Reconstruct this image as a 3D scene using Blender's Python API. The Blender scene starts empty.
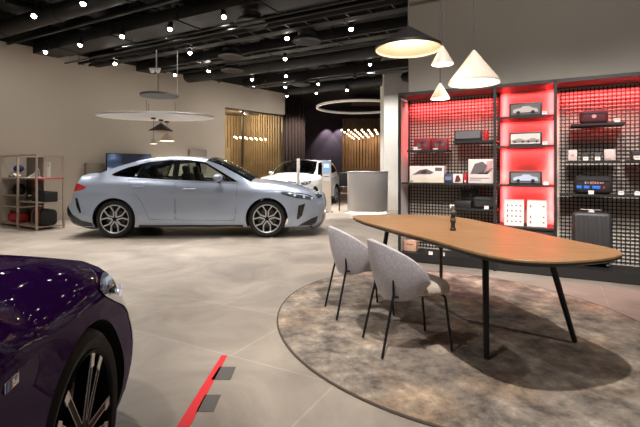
import bpy, bmesh, math, random
import numpy as np
from mathutils import Vector, Matrix
from mathutils.geometry import delaunay_2d_cdt
random.seed(7)
PI = math.pi
COL = bpy.context.scene.collection
R = math.radians
F, HOR, CH = 427.0, 171.0, 1.18          # focal length (px), horizon row, camera height (m)

def P(px, py, z=0.0):
    """point at height z seen at pixel (px,py)"""
    d = F * (CH - z) / (py - HOR)
    return Vector(((px - 320) / F * d, d, z))

# ------------------------------------------------------------------ materials
MATS = {}
def mat(name, col, rough=.5, metal=0, coat=0, spec=.5, emit=None, es=0, bump=0, bscale=50, var=0, vscale=5, sheen=0, aniso=None):
    if name in MATS: return MATS[name]
    m = bpy.data.materials.new(name); m.use_nodes = True
    nt = m.node_tree; b = nt.nodes['Principled BSDF']
    b.inputs['Base Color'].default_value = (*col, 1)
    b.inputs['Roughness'].default_value = rough
    b.inputs['Metallic'].default_value = metal
    b.inputs['Coat Weight'].default_value = coat
    b.inputs['Coat Roughness'].default_value = .03
    b.inputs['Specular IOR Level'].default_value = spec
    b.inputs['Sheen Weight'].default_value = sheen
    if emit:
        b.inputs['Emission Color'].default_value = (*emit, 1)
        b.inputs['Emission Strength'].default_value = es
    tc = nt.nodes.new('ShaderNodeTexCoord')
    n = nt.nodes.new('ShaderNodeTexNoise'); n.inputs['Scale'].default_value = vscale; n.inputs['Detail'].default_value = 5
    nt.links.new(tc.outputs['Object'], n.inputs['Vector'])
    if var:
        r = nt.nodes.new('ShaderNodeValToRGB')
        r.color_ramp.elements[0].position = .3; r.color_ramp.elements[1].position = .7
        r.color_ramp.elements[0].color = (*[c * (1 - var) for c in col], 1)
        r.color_ramp.elements[1].color = (*[min(1, c * (1 + var)) for c in col], 1)
        nt.links.new(n.outputs['Fac'], r.inputs['Fac']); nt.links.new(r.outputs['Color'], b.inputs['Base Color'])
    if bump:
        n2 = nt.nodes.new('ShaderNodeTexNoise'); n2.inputs['Scale'].default_value = bscale; n2.inputs['Detail'].default_value = 3
        nt.links.new(tc.outputs['Object'], n2.inputs['Vector'])
        bp = nt.nodes.new('ShaderNodeBump'); bp.inputs['Strength'].default_value = bump; bp.inputs['Distance'].default_value = .01
        nt.links.new(n2.outputs['Fac'], bp.inputs['Height']); nt.links.new(bp.outputs['Normal'], b.inputs['Normal'])
    MATS[name] = m
    return m

def glass_mat(name, tint, gloss=.12, k=.42):
    if name in MATS: return MATS[name]
    m = bpy.data.materials.new(name); m.use_nodes = True; nt = m.node_tree
    for n in list(nt.nodes): nt.nodes.remove(n)
    o = nt.nodes.new('ShaderNodeOutputMaterial'); mx = nt.nodes.new('ShaderNodeMixShader')
    t = nt.nodes.new('ShaderNodeBsdfTransparent'); t.inputs['Color'].default_value = (*tint, 1)
    g = nt.nodes.new('ShaderNodeBsdfGlossy'); g.inputs['Roughness'].default_value = .02
    lw = nt.nodes.new('ShaderNodeLayerWeight'); lw.inputs['Blend'].default_value = .5
    pw = nt.nodes.new('ShaderNodeMath'); pw.operation = 'POWER'; pw.inputs[1].default_value = 4
    ma = nt.nodes.new('ShaderNodeMath'); ma.operation = 'MULTIPLY_ADD'; ma.inputs[1].default_value = k; ma.inputs[2].default_value = gloss * .25
    nt.links.new(lw.outputs['Facing'], pw.inputs[0]); nt.links.new(pw.outputs[0], ma.inputs[0]); nt.links.new(ma.outputs[0], mx.inputs['Fac'])
    nt.links.new(t.outputs[0], mx.inputs[1]); nt.links.new(g.outputs[0], mx.inputs[2]); nt.links.new(mx.outputs[0], o.inputs[0])
    MATS[name] = m
    return m

M_black = mat('black metal', (.012, .012, .013), .45, .3)
M_rack = mat('black rack', (.014, .013, .013), .55)
M_wirem = mat('black wire', (.02, .018, .017), .6)
M_dark = mat('dark plastic', (.012, .012, .014), .4)
M_tyre = mat('tyre rubber', (.012, .012, .012), .75)
M_white = mat('white', (.8, .78, .75), .5)
M_paper = mat('paper', (.8, .76, .72), .7)
M_chrome = mat('bright metal', (.75, .75, .77), .25, 1)
M_darkmetal = mat('gunmetal', (.03, .03, .033), .35, .7)
M_red = mat('red', (.5, .012, .02), .4)

# ------------------------------------------------------------------ mesh tools
class MB:
    def __init__(s): s.bm = bmesh.new(); s.mi = 0
    def _fin(s, vs, mt=None):
        if mt is not None: bmesh.ops.transform(s.bm, matrix=mt, verts=vs)
    def box(s, c, d, bev=0, rot=None, seg=2):
        r = bmesh.ops.create_cube(s.bm, size=1)
        vs = r['verts']; bmesh.ops.scale(s.bm, vec=d, verts=vs)
        if bev:
            es = list({e for v in vs for e in v.link_edges})
            q = bmesh.ops.bevel(s.bm, geom=es, offset=min(bev, min(d) * .45), segments=seg, affect='EDGES', profile=.5)
            vs = list({v for f in q['faces'] for v in f.verts} | {v for v in vs if v.is_valid})
        mt = Matrix.Translation(c)
        if rot is not None: mt = mt @ rot.to_4x4()
        s._fin(vs, mt); s._mat(vs)
        return s
    def _mat(s, vs):
        if s.mi:
            for f in {f for v in vs for f in v.link_faces}: f.material_index = s.mi
    def cyl(s, a, b, r0, r1=None, seg=16, caps=True):
        a, b = Vector(a), Vector(b); r1 = r0 if r1 is None else r1
        d = b - a
        q = bmesh.ops.create_cone(s.bm, cap_ends=caps, segments=seg, radius1=r0, radius2=r1, depth=d.length)
        s._fin(q['verts'], Matrix.Translation((a + b) / 2) @ d.to_track_quat('Z', 'Y').to_matrix().to_4x4()); s._mat(q['verts'])
        return s
    def tube(s, pts, r, seg=10, smooth=0):
        pts = [Vector(p) for p in pts]
        if smooth: pts = crv(pts, smooth)
        rings = []
        up = Vector((0, 0, 1))
        for i, p in enumerate(pts):
            t = (pts[min(i + 1, len(pts) - 1)] - pts[max(i - 1, 0)]).normalized()
            if i == 0:
                n = t.cross(up)
                if n.length < .05: n = t.cross(Vector((1, 0, 0)))
                n.normalize()
            else:
                n = (n - t * n.dot(t)).normalized()
            b = t.cross(n); rr = r[i] if isinstance(r, (list, tuple)) else r
            rings.append([s.bm.verts.new(p + (n * math.cos(2 * PI * k / seg) + b * math.sin(2 * PI * k / seg)) * rr) for k in range(seg)])
        for A, B in zip(rings, rings[1:]):
            for k in range(seg): s.bm.faces.new((A[k], A[(k + 1) % seg], B[(k + 1) % seg], B[k])).material_index = s.mi
        s.bm.faces.new(rings[0][::-1]); s.bm.faces.new(rings[-1])
        return s
    def lathe(s, prof, c=(0, 0, 0), seg=32, mt=None, closed=False):
        c = Vector(c); rings = []
        for r, z in prof:
            rings.append([s.bm.verts.new((r * math.cos(2 * PI * k / seg), r * math.sin(2 * PI * k / seg), z)) for k in range(seg)])
        pr = list(zip(rings, rings[1:])) + ([(rings[-1], rings[0])] if closed else [])
        for A, B in pr:
            for k in range(seg): s.bm.faces.new((A[k], A[(k + 1) % seg], B[(k + 1) % seg], B[k])).material_index = s.mi
        vs = [v for r_ in rings for v in r_]
        s._fin(vs, Matrix.Translation(c) @ (mt.to_4x4() if mt is not None else Matrix()))
        return s
    def prism(s, poly, z0, z1, mt=None, holes=()):
        """polygon in local xy extruded z0..z1"""
        n = len(poly)
        A = [s.bm.verts.new((x, y, z0)) for x, y in poly]; B = [s.bm.verts.new((x, y, z1)) for x, y in poly]
        for k in range(n): s.bm.faces.new((A[k], A[(k + 1) % n], B[(k + 1) % n], B[k])).material_index = s.mi
        s.bm.faces.new(A[::-1]).material_index = s.mi; s.bm.faces.new(B).material_index = s.mi
        if mt is not None: s._fin(A + B, mt.to_4x4())
        return s
    def sphere(s, c, d, seg=20, rot=None):
        q = bmesh.ops.create_uvsphere(s.bm, u_segments=seg, v_segments=max(8, seg // 2), radius=.5)
        bmesh.ops.scale(s.bm, vec=d, verts=q['verts'])
        mt = Matrix.Translation(c)
        if rot is not None: mt = mt @ rot.to_4x4()
        s._fin(q['verts'], mt); s._mat(q['verts'])
        return s
    def grid(s, rows, closed_u=False):
        V = [[s.bm.verts.new(p) for p in r] for r in rows]
        for A, B in zip(V, V[1:]):
            n = len(A)
            for k in range(n if closed_u else n - 1):
                s.bm.faces.new((A[k], A[(k + 1) % n], B[(k + 1) % n], B[k])).material_index = s.mi
        return V
    def tris(s, vs, fs):
        V = [s.bm.verts.new(p) for p in vs]
        for f in fs:
            try: s.bm.faces.new([V[i] for i in f]).material_index = s.mi
            except ValueError: pass
        return s
    def build(s, name, m, parent=None, smooth=True, ang=35, recalc=True, solid=0, weld=0):
        if weld: bmesh.ops.remove_doubles(s.bm, verts=s.bm.verts, dist=weld)
        if recalc: bmesh.ops.recalc_face_normals(s.bm, faces=s.bm.faces)
        me = bpy.data.meshes.new(name); s.bm.to_mesh(me); s.bm.free()
        for k in (m if isinstance(m, (list, tuple)) else [m]): me.materials.append(k)
        if smooth:
            me.polygons.foreach_set('use_smooth', [True] * len(me.polygons))
            me.set_sharp_from_angle(angle=R(ang))
        o = bpy.data.objects.new(name, me); COL.objects.link(o)
        if parent: o.parent = parent
        if solid:
            md = o.modifiers.new('thickness', 'SOLIDIFY'); md.thickness = solid; md.offset = -1
        return o

def crv(pts, n=8, closed=False):
    """Catmull-Rom resampling"""
    pts = [Vector(p) for p in pts]; out = []; L = len(pts)
    for i in range(L if closed else L - 1):
        g = (lambda k: pts[k % L]) if closed else (lambda k: pts[max(0, min(L - 1, k))])
        a, b, c, d = g(i - 1), g(i), g(i + 1), g(i + 2)
        for j in range(n):
            t = j / n
            out.append(.5 * (2 * b + (c - a) * t + (2 * a - 5 * b + 4 * c - d) * t * t + (3 * b - a - 3 * c + d) * t ** 3))
    if not closed: out.append(pts[-1])
    return out

def tag(o, label, cat, group=None, kind=None):
    o['label'] = label; o['category'] = cat
    if group: o['group'] = group
    if kind: o['kind'] = kind
    return o
def thing(name, label, cat, loc=(0, 0, 0), rz=0, group=None):
    o = bpy.data.objects.new(name, None); COL.objects.link(o)
    o.empty_display_size = .1
    o.location = loc; o.rotation_euler = (0, 0, rz)
    return tag(o, label, cat, group)
def struct(o):
    o['kind'] = 'structure'
    return o
def kids(o): return [c for c in bpy.data.objects if c.parent == o]
def dup(o, loc=None, rz=None, label=None, par=None):
    c = o.copy(); COL.objects.link(c)
    if par is not None: c.parent = par
    if loc is not None: c.location = loc
    if rz is not None: c.rotation_euler = (0, 0, rz)
    if label: c['label'] = label
    for k in kids(o): dup(k, par=c)
    return c

# ------------------------------------------------------------------ directions of the room
U = Vector((.880, -.4755, 0)); N = Vector((.4755, .880, 0)); O = Vector((1.023, 5.6, 0)); AU = math.atan2(U.y, U.x)
W = Vector((.6687, .7436, 0)); WN = Vector((.7436, -.6687, 0)); WO = Vector((-6.08, 10.39, 0)); AW = math.atan2(W.y, W.x)
def S(a, d=0, z=0): return O + U * a + N * d + Vector((0, 0, z))
def WL(s, d=0, z=0): return WO + W * s + WN * d + Vector((0, 0, z))
def lbox(name, m, o, ux, c0, c1, uy, y0, y1, z0, z1, bev=0):
    """box spanning along ux, uy from origin o"""
    mb = MB(); c = o + ux * ((c0 + c1) / 2) + uy * ((y0 + y1) / 2); c.z = (z0 + z1) / 2
    mb.box(c, (abs(c1 - c0), abs(y1 - y0), abs(z1 - z0)), bev, Matrix.Rotation(math.atan2(ux.y, ux.x), 3, 'Z'))
    return mb.build(name, m, smooth=False)

# ------------------------------------------------------------------ setting
def floor_mat():
    m = bpy.data.materials.new('stone tiles'); m.use_nodes = True; nt = m.node_tree; b = nt.nodes['Principled BSDF']
    tc = nt.nodes.new('ShaderNodeTexCoord'); mp = nt.nodes.new('ShaderNodeMapping'); mp.inputs['Rotation'].default_value = (0, 0, -AU)
    mp.inputs['Location'].default_value = (.3, .21, 0)
    nt.links.new(tc.outputs['Object'], mp.inputs['Vector'])
    br = nt.nodes.new('ShaderNodeTexBrick'); br.offset = .5
    br.inputs['Scale'].default_value = 1; br.inputs['Brick Width'].default_value = 1.5; br.inputs['Row Height'].default_value = .78
    br.inputs['Mortar Size'].default_value = .006; br.inputs['Mortar Smooth'].default_value = .3
    br.inputs['Color1'].default_value = (.335, .296, .258, 1); br.inputs['Color2'].default_value = (.36, .322, .285, 1); br.inputs['Mortar'].default_value = (.42, .385, .35, 1)
    nt.links.new(mp.outputs[0], br.inputs['Vector'])
    n = nt.nodes.new('ShaderNodeTexNoise'); n.inputs['Scale'].default_value = 1.3; n.inputs['Detail'].default_value = 9; n.inputs['Roughness'].default_value = .62
    n.inputs['Distortion'].default_value = .8
    nt.links.new(mp.outputs[0], n.inputs['Vector'])
    r = nt.nodes.new('ShaderNodeValToRGB'); r.color_ramp.elements[0].position = .3; r.color_ramp.elements[1].position = .7
    r.color_ramp.elements[0].color = (.60, .58, .56, 1); r.color_ramp.elements[1].color = (1.22, 1.18, 1.12, 1)
    nt.links.new(n.outputs['Fac'], r.inputs['Fac'])
    mx = nt.nodes.new('ShaderNodeMix'); mx.data_type = 'RGBA'; mx.blend_type = 'MULTIPLY'; mx.inputs['Factor'].default_value = 1
    nt.links.new(br.outputs['Color'], mx.inputs['A']); nt.links.new(r.outputs['Color'], mx.inputs['B'])
    nt.links.new(mx.outputs['Result'], b.inputs['Base Color'])
    r2 = nt.nodes.new('ShaderNodeMapRange'); r2.inputs['To Min'].default_value = .34; r2.inputs['To Max'].default_value = .5
    nt.links.new(n.outputs['Fac'], r2.inputs['Value']); nt.links.new(r2.outputs[0], b.inputs['Roughness'])
    b.inputs['Specular IOR Level'].default_value = .45
    return m
M_floor = floor_mat()
mb = MB(); mb.box((0, 10, -.05), (36, 40, .1)); struct(mb.build('floor', M_floor, smooth=False))
M_ceil = mat('black ceiling paint', (.012, .011, .011), .8)
mb = MB(); mb.box((0, 10, 4.75), (36, 40, .1)); struct(mb.build('ceiling', M_ceil, smooth=False))
M_wall = mat('warm plaster', (.50, .435, .355), .75, var=.05, vscale=.6)
M_wallr = mat('taupe wall', (.40, .36, .31), .7, var=.03, vscale=.8)
M_upper = M_ceil
struct(lbox('wall_left', M_wall, WO, W, -9, 4.517, WN, -.2, 0, 0, 4.03))
mb = MB()
for (a, b_, z0, z1) in ((4.517, 7.164, 3.24, 4.03),):
    c = WL((a + b_) / 2, -.1, (z0 + z1) / 2); mb.box(c, (b_ - a, .2, z1 - z0), 0, Matrix.Rotation(AW, 3, 'Z'))
struct(mb.build('wall_left_header', M_wall, smooth=False))
struct(lbox('trim_1', M_ceil, WO, W, -9, 7.164, WN, -.25, .0, 4.03, 4.7))
# near wall behind the shelving, running up to the ceiling
struct(lbox('wall_right', M_wallr, O, U, .0, 6.0, N, .47, .65, 0, 4.7))
struct(lbox('wall_right_return', M_wallr, O, N, .47, 3.0, U, .0, .15, 0, 4.7))
# pale column further back
M_col = mat('pale column paint', (.78, .75, .70), .7, var=.03)
mb = MB(); mb.box((2.42, 13.2, 2.35), (1.0, .8, 4.7)); struct(mb.build('wall_column', M_col, smooth=False))
# back wall, dark aubergine fabric
M_aub = mat('aubergine wall', (.075, .058, .075), .85, var=.1, vscale=3)
mb = MB(); mb.box((2.5, 24.5, 2.35), (14, .2, 4.7)); struct(mb.build('wall_back', M_aub, smooth=False))

# slatted timber wall on the right of the back wall
def slat_wall(name, m, x0, x1, y, z0, z1, pitch, dep=.05):
    mb = MB(); x = x0
    mb.box(((x0 + x1) / 2, y + dep, (z0 + z1) / 2), (x1 - x0, .03, z1 - z0))
    while x < x1:
        mb.box((x + pitch * .3, y, (z0 + z1) / 2), (pitch * .6, dep, z1 - z0)); x += pitch
    return mb.build(name, m, smooth=False)
M_oak = mat('brown slats', (.23, .135, .07), .55, var=.2, vscale=2)
struct(slat_wall('wall_slats', M_oak, 1.22, 4.8, 23.2, 0, 4.03, .16, .09))

# pleated curtain beside the meeting room
def pleats(name, m, p0, p1, z0, z1, n, amp, label=None):
    mb = MB(); d = (p1 - p0); L = d.length; t = d.normalized(); nn = Vector((t.y, -t.x, 0)); K = n * 8
    rows = []
    for z in (z0, (z0 + z1) / 2, z1):
        rows.append([p0 + d * (k / K) + nn * amp * math.sin(2 * PI * k / 8) + Vector((0, 0, z)) for k in range(K + 1)])
    mb.grid(rows); return mb.build(name, m, solid=.02)
M_curt = mat('brown curtain cloth', (.12, .08, .068), .9)

p0 = Vector((-2.3, 20.6, 0))
tag(pleats('curtain', M_curt, p0, Vector((-.72, 20.6, 0)), .02, 4.68, 10, .06), 'tall dark brown pleated curtain at the end of the beige wall', 'curtain')

# ------------------------------------------------------------------ meeting room behind the left wall
M_gold = mat('honey timber', (.34, .245, .14), .55, var=.12, vscale=3)
def room():
    A = WL(4.3, -2.6); B = WL(7.9, -2.6)
    mb = MB(); x = 0
    t = W; L = 4.3
    while x < L:
        c = WL(2.9 + x, -2.6, 1.7); mb.box(c, (.09, .05, 3.4), 0, Matrix.Rotation(AW, 3, 'Z')); x += .14
    mb.box(WL(2.9 + L / 2, -2.64, 1.7), (L, .03, 3.4), 0, Matrix.Rotation(AW, 3, 'Z'))
    struct(mb.build('wall_meeting_room_back', M_gold, smooth=False))
    mb = MB(); mb.box(WL(5.1, -1.45, 3.45), (4.2, 2.4, .08), 0, Matrix.Rotation(AW, 3, 'Z')); struct(mb.build('ceiling_meeting_room', mat('brown ceiling', (.10, .075, .05), .8), smooth=False))
    mb = MB(); mb.box(WL(7.16, -1.45, 1.7), (.04, 2.6, 3.4), 0, Matrix.Rotation(AW, 3, 'Z'))
    for k in range(18): mb.box(WL(7.11, -.26 - .14 * k, 1.7), (.05, .09, 3.4), 0, Matrix.Rotation(AW, 3, 'Z'))
    mb = mb; struct(mb.build('wall_meeting_room_side', M_gold, smooth=False))
    # glazed front: frame and panes
    fr = MB()
    rot = Matrix.Rotation(AW, 3, 'Z')
    for s in (4.54, 5.30, 7.13): fr.box(WL(s, -.1, 1.62), (.05, .07, 3.24), 0, rot)
    for z in (.03, 3.21): fr.box(WL(5.84, -.1, z), (2.64, .07, .06), 0, rot)
    wf = struct(fr.build('window_1', mat('bronze frame', (.12, .095, .07), .4, .6), smooth=False))
    g = glass_mat('clear glass', (.9, .88, .84), .08)
    for a, b in ((4.565, 5.275), (5.325, 7.105)):
        q = MB(); q.box(WL((a + b) / 2, -.1, 1.62), (b - a, .012, 3.12), 0, rot); q.build('window_pane', g, wf, smooth=False)
    # two pale doors on the back slats and a drinks shelf by the window
    M_pale = mat('pale timber panel', (.42, .30, .18), .5, var=.08)
    for s, lab in ((5.35, 'pale timber cupboard door left of the glass meeting room slats'), (6.2, 'pale timber cupboard door nearest the meeting room curtain')):
        d = thing('cupboard_door', lab, 'door', WL(s, -2.53), AW, 'timber doors in the meeting room')
        q = MB(); q.box((0, 0, 1.05), (.75, .04, 2.1), .005); q.build('door_leaf', M_pale, d)
        q = MB(); q.tube([(.3, -.05, .9), (.3, -.05, 1.3)], .012); q.box((.3, -.035, .95), (.02, .04, .02)); q.box((.3, -.035, 1.25), (.02, .04, .02)); q.build('door_handle', M_darkmetal, d)
    b = thing('bar_cabinet', 'dark open drinks cabinet standing inside the glass meeting room', 'cabinet', WL(4.35, -2.2), AW)
    q = MB()
    for x in (-.3, .3): q.box((x, 0, 1.05), (.03, .35, 2.1))
    q.box((0, .17, 1.05), (.6, .02, 2.1)); q.build('cabinet_frame', mat('walnut', (.07, .035, .02), .5), b)
    for z in (.1, .7, 1.2, 1.65, 2.08):
        q = MB(); q.box((0, 0, z), (.57, .33, .025)); q.build('shelf', mat('walnut', (.07, .035, .02), .5), b)
    for i, x in enumerate((-.15, .12)):
        q = MB(); q.lathe([(.001, 0), (.05, 0), (.055, .02), (.055, .2), (.02, .26), (.018, .34), (.001, .345)], seg=14)
        o = q.build('bottle', M_darkmetal); o.location = b.matrix_basis @ Vector((x, 0, 1.2135))
        o.location = Vector(b.location) + W * x + Vector((0, 0, 1.2135))
        tag(o, ('dark bottle on the drinks cabinet shelf, left one', 'dark bottle on the drinks cabinet shelf, right one')[i], 'bottle', 'bottles in the drinks cabinet')
room()

# ------------------------------------------------------------------ ceiling services
M_duct = mat('black painted duct', (.018, .016, .0145), .6, var=.15, vscale=2)
def pt(px, py, z):
    return P(px, py, z)
ducts = [  # (kind, seen at pixel, direction, from, to, radius, height, label): U ducts hang in the lower layer, N ducts in the upper one
    ('round', (20, 30), N, -3, 5, .20, 4.46, 'fat black round duct at the top left, sloping towards the purple car side'),
    ('round', (110, 12), N, -3, 5, .21, 4.46, 'fat black round duct crossing high above the silver sedan tail'),
    ('round', (60, 12), U, -6, 9, .15, 4.0, 'slim black round duct nearest the camera at top left'),
    ('rect', (230, 8), U, -7, 3.2, .24, 4.0, 'flat black rectangular duct crossing above the three hanging spots'),
    ('round', (230, 34), U, -7, 5, .19, 4.0, 'black round duct crossing the middle of the dark ceiling'),
    ('rect', (240, 53), U, -7, 10, .22, 4.0, 'flat black rectangular duct beyond the middle round duct'),
    ('round', (250, 68), U, -3.5, 11, .18, 4.0, 'black round duct close to the top of the beige wall'),
    ('rect', (290, 79), U, -1.6, 11, .24, 4.0, 'flat black rectangular duct above the end of the beige wall'),
    ('round', (300, 89), U, -.5, 11, .18, 4.0, 'black round duct in front of the brown curtain top'),
    ('round', (330, 60), N, -5, 7, .18, 4.46, 'black round duct running away from camera above the reception desk'),
    ('round', (190, 60), N, -5, 2, .15, 4.46, 'slim black duct running away from camera above the ring lamp'),
    ('rect', (240, 30), N, -3, 6, .20, 4.46, 'narrow black rectangular duct running away beside the middle spotlights'),
]
UP = [(pt(px, py, z).to_2d(), r + .08) for k_, (px, py), d, a, b, r, z, l in ducts if d is N]
def free(p):
    n2 = Vector((N.y, -N.x))
    return all(abs((Vector((p.x, p.y)) - c).dot(n2)) > r for c, r in UP)
def multi(first, spots, par):
    for p in spots:
        o = first.copy(); COL.objects.link(o); o.parent = par; o.location = p
for kind, (px, py), d, l0, l1, r, z, lab in ducts:
    c = pt(px, py, z)
    t = thing('air_duct', lab, 'duct', (c.x, c.y, z), 0, 'ducts under the dark ceiling')
    rz = Matrix.Rotation(math.atan2(d.y, d.x), 3, 'Z')
    mb = MB()
    if kind == 'round': mb.cyl(d * l0, d * l1, r, seg=24)
    else: mb.box(d * ((l0 + l1) / 2), (l1 - l0, r * 2.2, r), .01, rz)
    mb.build('duct_body', M_duct, t)
    ks = [d * k for k in np.arange(l0 + .6, l1, 1.8)]
    mb = MB()
    if kind == 'round': mb.lathe([(r - .002, -.025), (r + .014, -.025), (r + .014, .025), (r - .002, .025)], seg=24, mt=d.to_track_quat('Z', 'Y').to_matrix())
    else: mb.box((0, 0, 0), (.05, r * 2.2 + .04, r + .04), 0, rz)
    f = mb.build('flange', M_duct, t); f.location = ks[0]; multi(f, ks[1:], t)
    mb = MB(); mb.cyl((0, 0, r * .5), (0, 0, 4.7 - z), .007, seg=6); f = mb.build('hanger_rod', M_black, t); ok = [k + d * .2 for k in ks if d is N or free(c + k + d * .2)]; f.location = ok[0]; multi(f, ok[1:], t)
for (px, py), d, l0, l1, z, lab in [((60, 30), U, -6, 5, 4.0, 'thin black pipe under the slim duct at top left'), ((200, 27), U, -8, 4, 4.0, 'thin black pipe crossing above the middle ceiling lamps'),
        ((260, 61), U, -5, 10, 4.0, 'thin black pipe crossing in front of the beige wall top'), ((180, 20), N, -4, 4, 4.46, 'thin black pipe running away over the silver sedan'),
        ((345, 50), N, -5, 6, 4.46, 'thin black pipe running away beside the black cone lamp'),
        ((300, 16), U, -6, 2.5, 3.54, 'thin black conduit crossing right of the highest lamp, nearest camera'), ((150, 42), U, -1, 6, 3.54, 'thin black conduit crossing above the white ring lamp'),
        ((310, 52), U, -2, 6, 3.54, 'thin black conduit crossing between the upper lamps of the lamp column'), ((330, 78), U, -2.5, 8, 3.54, 'thin black conduit crossing before the unlit spotlight by the column')]:
    c = pt(px, py, z); mb = MB(); mb.cyl(d * l0, d * l1, .035 if z > 3.9 else .018, seg=10)
    o = mb.build('pipe', M_duct); o.location = c; tag(o, lab, 'pipe', 'pipes under the dark ceiling')
    ks = [d * k for k in np.arange(l0 + .5, l1, 2.6)]
    mb = MB(); mb.cyl((0, 0, .03), (0, 0, 4.7 - z if z > 3.9 else .15), .006, seg=6); f = mb.build('hanger_rod', M_black, o); ok = [k for k in ks if free(c + k)] if 3.9 < z < 4.3 else ks[:1]; f.location = ok[0]; multi(f, ok[1:], o)
for (px, py), l0, l1, lab in [((190, 44), -5, 5, 'black ladder cable tray crossing above the ring lamp cables'), ((330, 40), -5, 3.2, 'black ladder cable tray crossing left of the black cone lamp')]:
    c = pt(px, py, 3.83); t = thing('cable_tray', lab, 'cable tray', c, AU, 'cable trays under the ceiling')
    for y in (-.12, .12):
        mb = MB(); mb.box(((l0 + l1) / 2, y, 0), (l1 - l0, .02, .06)); mb.build('side_rail', M_duct, t, smooth=False)
    mb = MB(); mb.box((0, 0, -.01), (.03, .22, .015)); f = mb.build('rung', M_duct, t, smooth=False); ks = [Vector((k, 0, 0)) for k in np.arange(l0 + .2, l1, .4)]; f.location = ks[0]; multi(f, ks[1:], t)
for (px, py), lab in [((251, 24), 'round black air diffuser high above the sedan roof'), ((231, 57), 'round black air diffuser above the beige wall, left of the column of lamps'),
                     ((307, 42), 'round black air diffuser right of the middle ceiling lamps'), ((232, 71), 'small round black air diffuser lowest over the beige wall'), ((301, 85), 'round black air diffuser just over the brown curtain')]:
    c = pt(px, py, 3.64); t = thing('air_diffuser', lab, 'air vent', c, 0, 'round air diffusers under the ceiling')
    mb = MB(); mb.lathe([(.02, .04), (.27, 0), (.28, .015), (.2, .09), (.17, .1)], seg=28); mb.build('diffuser_plate', M_duct, t)
    mb = MB(); mb.cyl((0, 0, .08), (0, 0, .17), .17, seg=24); mb.build('neck', M_duct, t)

# spotlights
M_lens = mat('lamp lens', (1, 1, 1), .3, emit=(1, .93, .82), es=55)
M_spoth = mat('spot housing', (.02, .02, .02), .5)
def light(kind, name, loc, energy, color=(1, .945, .89), parent=None, aim=None, size=75, blend=.7, rad=.05, **kw):
    l = bpy.data.lights.new(name, kind); l.energy = energy; l.color = color
    if kind == 'SPOT': l.spot_size = R(size); l.spot_blend = blend; l.shadow_soft_size = rad
    elif kind == 'POINT': l.shadow_soft_size = rad
    else: l.shape = 'RECTANGLE'; l.size = kw['sx']; l.size_y = kw['sy']; l.spread = R(125)
    o = bpy.data.objects.new(name, l); COL.objects.link(o); o.location = loc
    if parent: o.parent = parent
    if aim is not None:
        o.rotation_euler = (Vector(aim) - Vector(loc)).to_track_quat('-Z', 'Y').to_euler()
    return o
def spot_fixture(lab, loc, aim, on=True):
    t = thing('ceiling_spotlight', lab, 'spotlight', loc, 0, 'spotlights under the dark ceiling')
    d = (Vector(aim) - Vector(loc)).normalized(); d = (d + Vector((0, -.35, -.3))).normalized()
    mb = MB(); mb.cyl(d * -.14, d * .0, .045, .05, 18); mb.build('housing', M_spoth, t)
    if on:
        mb = MB(); q = d.to_track_quat('Z', 'Y').to_matrix()
        mb.lathe([(.001, .034), (.016, .032), (.032, .02), (.039, 0)], mt=q, seg=18); mb.build('lens', M_lens, t)
    else:
        mb = MB(); mb.cyl(d * .0, d * .005, .045, seg=18); mb.build('lens', M_dark, t)
    mb = MB(); mb.cyl((d * -.1), (d * -.1) + Vector((0, 0, .15)), .01, seg=8); mb.cyl((d * -.1) + Vector((0, 0, .14)), (d * -.1) + Vector((0, 0, 4.7 - loc[2])), .009, seg=8)
    mb.build('stem', M_spoth, t)
    return t
E_SPOT = 260
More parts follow.
